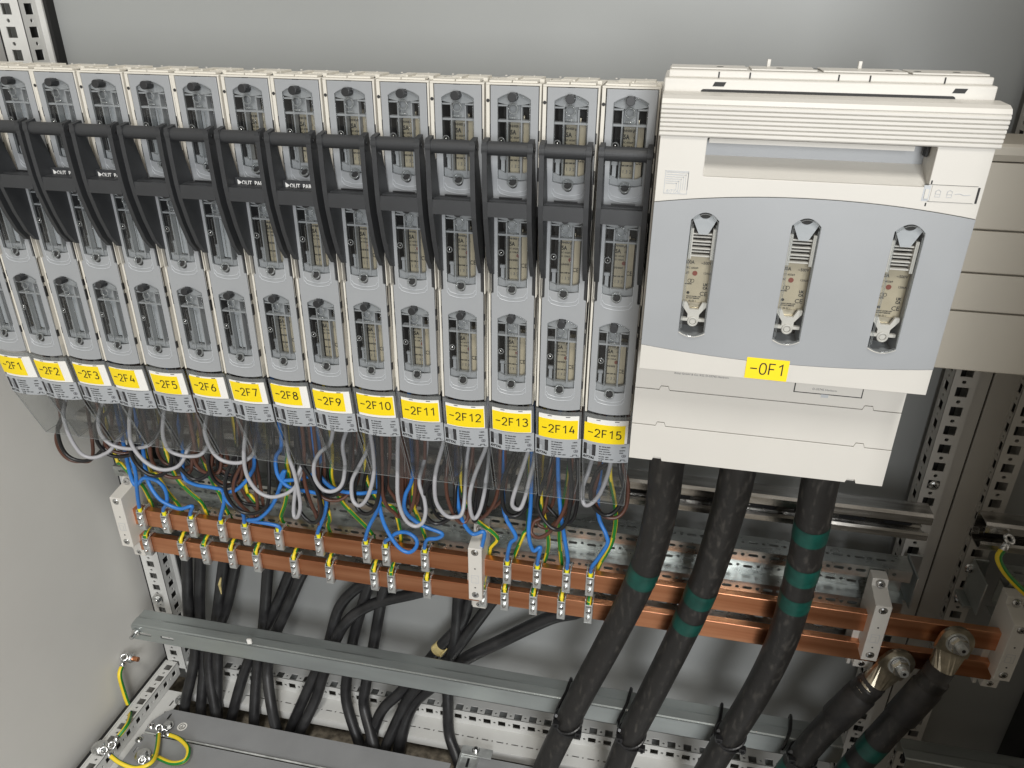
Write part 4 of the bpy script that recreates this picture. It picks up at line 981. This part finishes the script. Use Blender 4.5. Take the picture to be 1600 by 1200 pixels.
q_ = sub(RCP[11], 9, 0); i_ = near(q_, 686, 1012); m = MB().use(CLOTH); m.tube([tuple(q) for q in q_[i_-2:i_+3]], [9.6, 9.9, 10.2, 10.8, 11.2], 18, False); m.tube([tuple(q_[i_+1]+Vector((6, -9, -4))), tuple(q_[i_-1]+Vector((13, -8, 6)))], [2.5, 0.8], 6, False); tag(m.build('frayed_tape'), 'frayed yellowish tape around a black cable just above the low rail', 'tape')
m = MB().use(CLOTH); P = pathY([(345, 903), (343, 913), (346, 928)], (150, 150)); m.tube(P, [1.2, 2.6, 0.8], 8, False); tag(m.build('frayed_tape'), 'small yellowish scrap on the black cables at the left', 'tape')

# ------------------------------------------------------------------ thick main cables
def thick(tr, ys, r, lab, bands, topx=None, tail=None, name='power_cable'):
    P = pathY(tr, ys)
    if topx: P = topx(P)+P
    if tail: P = P+tail(P)
    m = MB().use(RUBBER); m.tube(P, r, 32, True, 10)
    o = tag(m.build(name, smooth=True), lab, 'power cable')
    Q = sub(P, r, 0)
    for (u, v, w) in bands:
        i = near(Q, u, v); c = Q[i]; d = (Q[min(i+2, len(Q)-1)]-Q[max(0, i-2)]).normalized(); h = w*0.56
        seg = [tuple(c+d*k) for k in (-h, -h*0.5, 0, h*0.5, h)]
        m = MB().use(TAPE); m.tube(seg, r+0.45, 36, False, caps=False); m.build('tape_band', o, smooth=True)
    return o, Q
upz = lambda P: [(P[0][0]+1, P[0][1]-2, P[0][2]+60)]
dn = lambda P: [(P[-1][0]*2-P[-2][0], P[-1][1], P[-1][2]-(P[-2][2]-P[-1][2]))]
C1, Q1 = thick([(1042, 725), (1032, 800), (1007, 890), (962, 985), (908, 1085), (868, 1165), (845, 1215)], (-8, 10, 32, 50, 64, 72, 74), 17.6, 'leftmost thick black cable under the big switch, with one green tape band', [(1005, 892, 24)], upz, dn)
C2, Q2 = thick([(1152, 740), (1137, 800), (1105, 900), (1068, 985), (1018, 1085), (985, 1150), (958, 1215)], (-8, 10, 32, 50, 64, 72, 74), 17.6, 'middle thick black cable under the big switch, with two green tape bands', [(1093, 927, 22), (1074, 966, 20)], upz, dn)
C3, Q3 = thick([(1282, 750), (1268, 822), (1250, 905), (1222, 1000), (1180, 1085), (1130, 1165), (1100, 1215)], (-8, 8, 30, 48, 64, 72, 74), 17.6, 'rightmost thick black cable under the big switch, with three green tape bands', [(1267, 827, 21), (1253, 885, 24), (1240, 932, 21)], upz, dn)

# lugs bolted to the copper bars with their cables
def lug(px, py, z, tr, ys, lab, bands, nutdir):
    x, y, _ = at(px, py, 62)
    zc = z
    P = pathY(tr, ys)
    a = Vector((x, 66, zc)); b = Vector(P[0]); d = (b-a).normalized()
    t = empty('cable_lug', (x, 66, zc), 'tinned cable lug bolted to the '+lab, 'cable lug')
    m = MB().use(BRASS); wv = Vector((d.z, 0, -d.x)).normalized(); n = wv.cross(d).normalized()
    if n.y > 0: n = -n
    # palm
    k = 14; out = []
    for i in range(k+1):
        an = -pi/2+pi*i/k; out.append(a+(-d)*19*cos(an)+wv*19.5*sin(an))
    out += [a+d*15+wv*19.5, a+d*15-wv*19.5]
    m.add([tuple(q-n*2.5) for q in out]+[tuple(q+n*2.5) for q in out], [tuple(range(len(out)))[::-1], tuple(range(len(out), 2*len(out)))]+[(i, (i+1) % len(out), len(out)+(i+1) % len(out), len(out)+i) for i in range(len(out))])
    # neck and barrel
    r0 = [a+d*15+wv*17+n*2.5, a+d*15-wv*17+n*2.5, a+d*15-wv*17-n*2.5, a+d*15+wv*17-n*2.5]
    c0 = a+d*40
    ring0 = []; ring1 = []; sg = 20
    for i in range(sg):
        an = 2*pi*i/sg; cx, cy = cos(an), sin(an)
        s_ = 1/max(abs(cx), abs(cy), 0.01)
        ring0.append(a+d*15+wv*17*max(-1, min(1, cx*1.3))+n*2.5*max(-1, min(1, cy*1.6)))
        ring1.append(c0+wv*14*cx+n*14*cy)
    ring2 = [q+d*14 for q in ring1]
    vs = [tuple(q) for q in ring0+ring1+ring2]
    fs = [(i, (i+1) % sg, sg+(i+1) % sg, sg+i) for i in range(sg)]+[(sg+i, sg+(i+1) % sg, 2*sg+(i+1) % sg, 2*sg+i) for i in range(sg)]
    m.add(vs, fs); m.build('lug_body', t, bevel=0.0)
    m = MB(); p = a+n*2.6
    m.use(STEEL); m.cyl(p, n, 12.5, 1.4, 32); m.use(BLACK); m.cyl(p+n*1.4, n, 10.2, 0.5, 24); m.use(STEELB); m.cyl(p+n*1.9, n, 10, 1.2, 24); m.cyl(p+n*3.1, n, 10.2, 8, 6); m.use(STEEL); m.cyl(p+n*11.1, n, 5.4, 6, 20); m.cyl(p+n*17.1, n, 4.6, 0.6, 18)
    m.use(BLACK); m.cyl(p+n*17.7, n, 2.2, 0.1, 12)
    m.build('bolt', t, bevel=0.4)
    o, Q = thick(tr, ys, 16.5, 'thick black cable on the '+lab, bands, None, dn, 'power_cable')
    c1 = a+d*36
    m = MB().use(SHRINK); q0 = Vector(P[0]); q1 = Vector(P[1]); dd = (q1-q0).normalized()
    m.tube([tuple(c1), tuple(q0+dd*14), tuple(q0+dd*18), tuple(q0+dd*70)], [15.2, 15.8, 18.2, 18.4], 28, False); m.build('shrink_sleeve', o, smooth=True)
    return o, Q
C4, Q4 = lug(1408, 1028, -630, [(1360, 1070), (1318, 1110), (1272, 1158), (1225, 1215)], (58, 58, 64, 70), 'lower copper bar, left one of the two bolted cables', [(1222, 1190, 20)], 0)
C5, Q5 = lug(1500, 995, -584, [(1462, 1058), (1420, 1105), (1378, 1150), (1320, 1215)], (54, 50, 52, 60), 'upper copper bar, right one of the two bolted cables', [(1362, 1165, 22), (1332, 1198, 20)], 0)

# cable ties around cables and rail
def tie(Q, u, v, r, lab, tilt=0.5):
    i = near(Q, u, v); c = Q[i]; d = (Q[min(i+1, len(Q)-1)]-Q[max(i-1, 0)]).normalized()
    t = empty('cable_tie', tuple(c), lab, 'cable tie')
    m = MB().use(BLACK)
    for k, (dz, tl) in enumerate(((0, tilt), (7, -0.25))):
        d2 = (d+Vector((tl, 0.2, 0))).normalized(); uu = d2.orthogonal().normalized(); ww = d2.cross(uu)
        cc = c+d*dz
        pts = [tuple(cc+uu*cos(a)*(r+1.4)*(1.0+0.12*abs(tl))+ww*sin(a)*(r+1.4)*(1.0+0.12*abs(tl))) for a in [2*pi*j/28 for j in range(29)]]
        m.tube(pts, 1.7, 6, False)
    # strap up over the rail
    s0 = c+Vector((-r*0.95, -6, 10))
    m.tube([tuple(s0), (s0.x-3, 92, -845), (s0.x+1, 97, -832), (s0.x+7, 112, -825.5), (s0.x+11, 138, -825), (s0.x+11, 141, -850)], 2.4, 6)
    m.build('strap', t)
    for s_ in (-1, 1):
        m = MB().use(BLACK)
        h = c+Vector((s_*r*0.9, -r*0.75, -3-6*s_)); m.box(h.x-4.5, h.x+4.5, h.y-4, h.y+4, h.z-3.6, h.z+3.6); m.box(h.x-1.8, h.x+1.8, h.y-8, h.y-3, h.z-1.2, h.z+1.2)
        m.build('tie_head', t, bevel=0.6)
tie(Q1, 890, 1125, 17.6, 'black cable tie holding the leftmost thick cable to the low rail')
tie(Q2, 990, 1148, 17.6, 'black cable tie holding the middle thick cable to the low rail')
tie(Q3, 1145, 1148, 17.6, 'black cable tie holding the rightmost cable of the big switch to the low rail')
tie(Q4, 1250, 1180, 16.5, 'black cable tie around the left one of the two lug cables', 0.3)

# earthing wires at the lower left and right edge
def earth(tr, Y, lab, r=3.0, off=0):
    P = [at(u, v, y) for (u, v), y in zip(tr, Y)]
    t = empty('earth_wire', P[0], lab, 'wire')
    m = MB(); m.mats = [WYEL, WGREEN]; m.cur = 0
    m.tube(P, r, 14, True, 8, True, stripe=lambda k, j: 1 if ((k+off) % 7) < 3 else 0); m.build('insulation', t, smooth=True)
    for a, b in ((P[0], P[1]), (P[-1], P[-2])):
        a = Vector(a); b = Vector(b); d = (a-b).normalized()
        m = MB().use(STEELB); m.cyl(tuple(a-d*2), tuple(d), r*1.15, 9, 14); q = a+d*13; m.ring(tuple(q), (0.3, -0.5, 0.8), 5, 2.0, 20, 8); m.build('ring_lug', t, smooth=True)
    return t
def fl(u, v, z):                                           # point on the horizontal plane z
    d = c_fwd+c_right*((u-800)/FPX)+c_down*((v-600)/FPX); k = (z-CAM.z)/d.z; p = CAM+d*k; return (p.x, p.y, p.z)
def earth3(P, lab, r=3.6, off=0):
    t = empty('earth_wire', P[0], lab, 'wire')
    m = MB(); m.mats = [WYEL, WGREEN]; m.cur = 0
    m.tube(P, r, 14, True, 8, True, stripe=lambda k, j: 1 if ((k+off) % 7) < 3 else 0); m.build('insulation', t, smooth=True)
    for a, b in ((P[0], P[1]), (P[-1], P[-2])):
        a = Vector(a); b = Vector(b); d = (a-b).normalized()
        m = MB().use(STEELB); m.cyl(tuple(a-d*2), tuple(d), r*1.15, 9, 14); q = a+d*13; m.ring(tuple(q), (0.3, -0.5, 0.8), 5, 2.0, 20, 8); m.build('ring_lug', t, smooth=True)
def wl_(u, v, X):
    d = c_fwd+c_right*((u-800)/FPX)+c_down*((v-600)/FPX); k = (X-CAM.x)/d.x; p = CAM+d*k; return (p.x, p.y, p.z)
A0 = wl_(203, 1028, -778)
earth3([wl_(191, 1040, -772), wl_(187, 1056, -770), wl_(195, 1086, -766), wl_(203, 1110, -760), fl(200, 1130, -970), fl(184, 1152, -976)], 'green and yellow earth wire hanging from the copper stud on the left wall', off=3)
m = MB().use(STEELB); m.cyl(A0, (1, 0, 0), 8, 3, 24); m.cyl((A0[0]+3, A0[1], A0[2]), (1, 0, 0), 6.5, 4, 6); m.use(COPPER); m.cyl((A0[0]+7, A0[1], A0[2]), (1, 0, 0), 4, 9, 16)
tag(m.build('earth_stud'), 'copper coloured earth stud on the left wall near the floor', 'bolt')
m = MB(); m.screw(fl(156, 1168, -982), (0, 0, 1), 8.5, 6, True); tag(m.build('hex_bolt'), 'hexagon bolt on the floor rail where two earth wires meet', 'bolt')
m = MB(); m.screw(fl(223, 1180, -1006), (0, 0, 1), 8, 6, True); tag(m.build('hex_bolt'), 'hexagon bolt on the front gland plate beside the earth wires', 'bolt')
m = MB(); m.screw(fl(263, 1134, -1008), (0, 0, 1), 6, 5, True); tag(m.build('hex_bolt'), 'hexagon bolt on the rear gland plate next to the round earth symbol', 'bolt')
earth3([fl(172, 1180, -978), fl(188, 1192, -985), fl(212, 1200, -992), fl(236, 1192, -990), fl(245, 1172, -995), fl(248, 1146, -1001)], 'green and yellow earth wire looping from the left floor rail to the gland plate', off=9)
earth3([fl(264, 1148, -1004), fl(281, 1155, -1000), fl(294, 1170, -996), fl(289, 1188, -998), fl(268, 1192, -1003), fl(243, 1182, -1006), fl(236, 1184, -1006)], 'yellow earth wire making a round loop on the gland plate', off=2)
earth3([at(1568, 858, 90), at(1560, 872, 84), at(1572, 896, 80), at(1600, 925, 76), at(1640, 960, 70)], 'green and yellow earth wire at the right edge above the last bar holder', off=4)
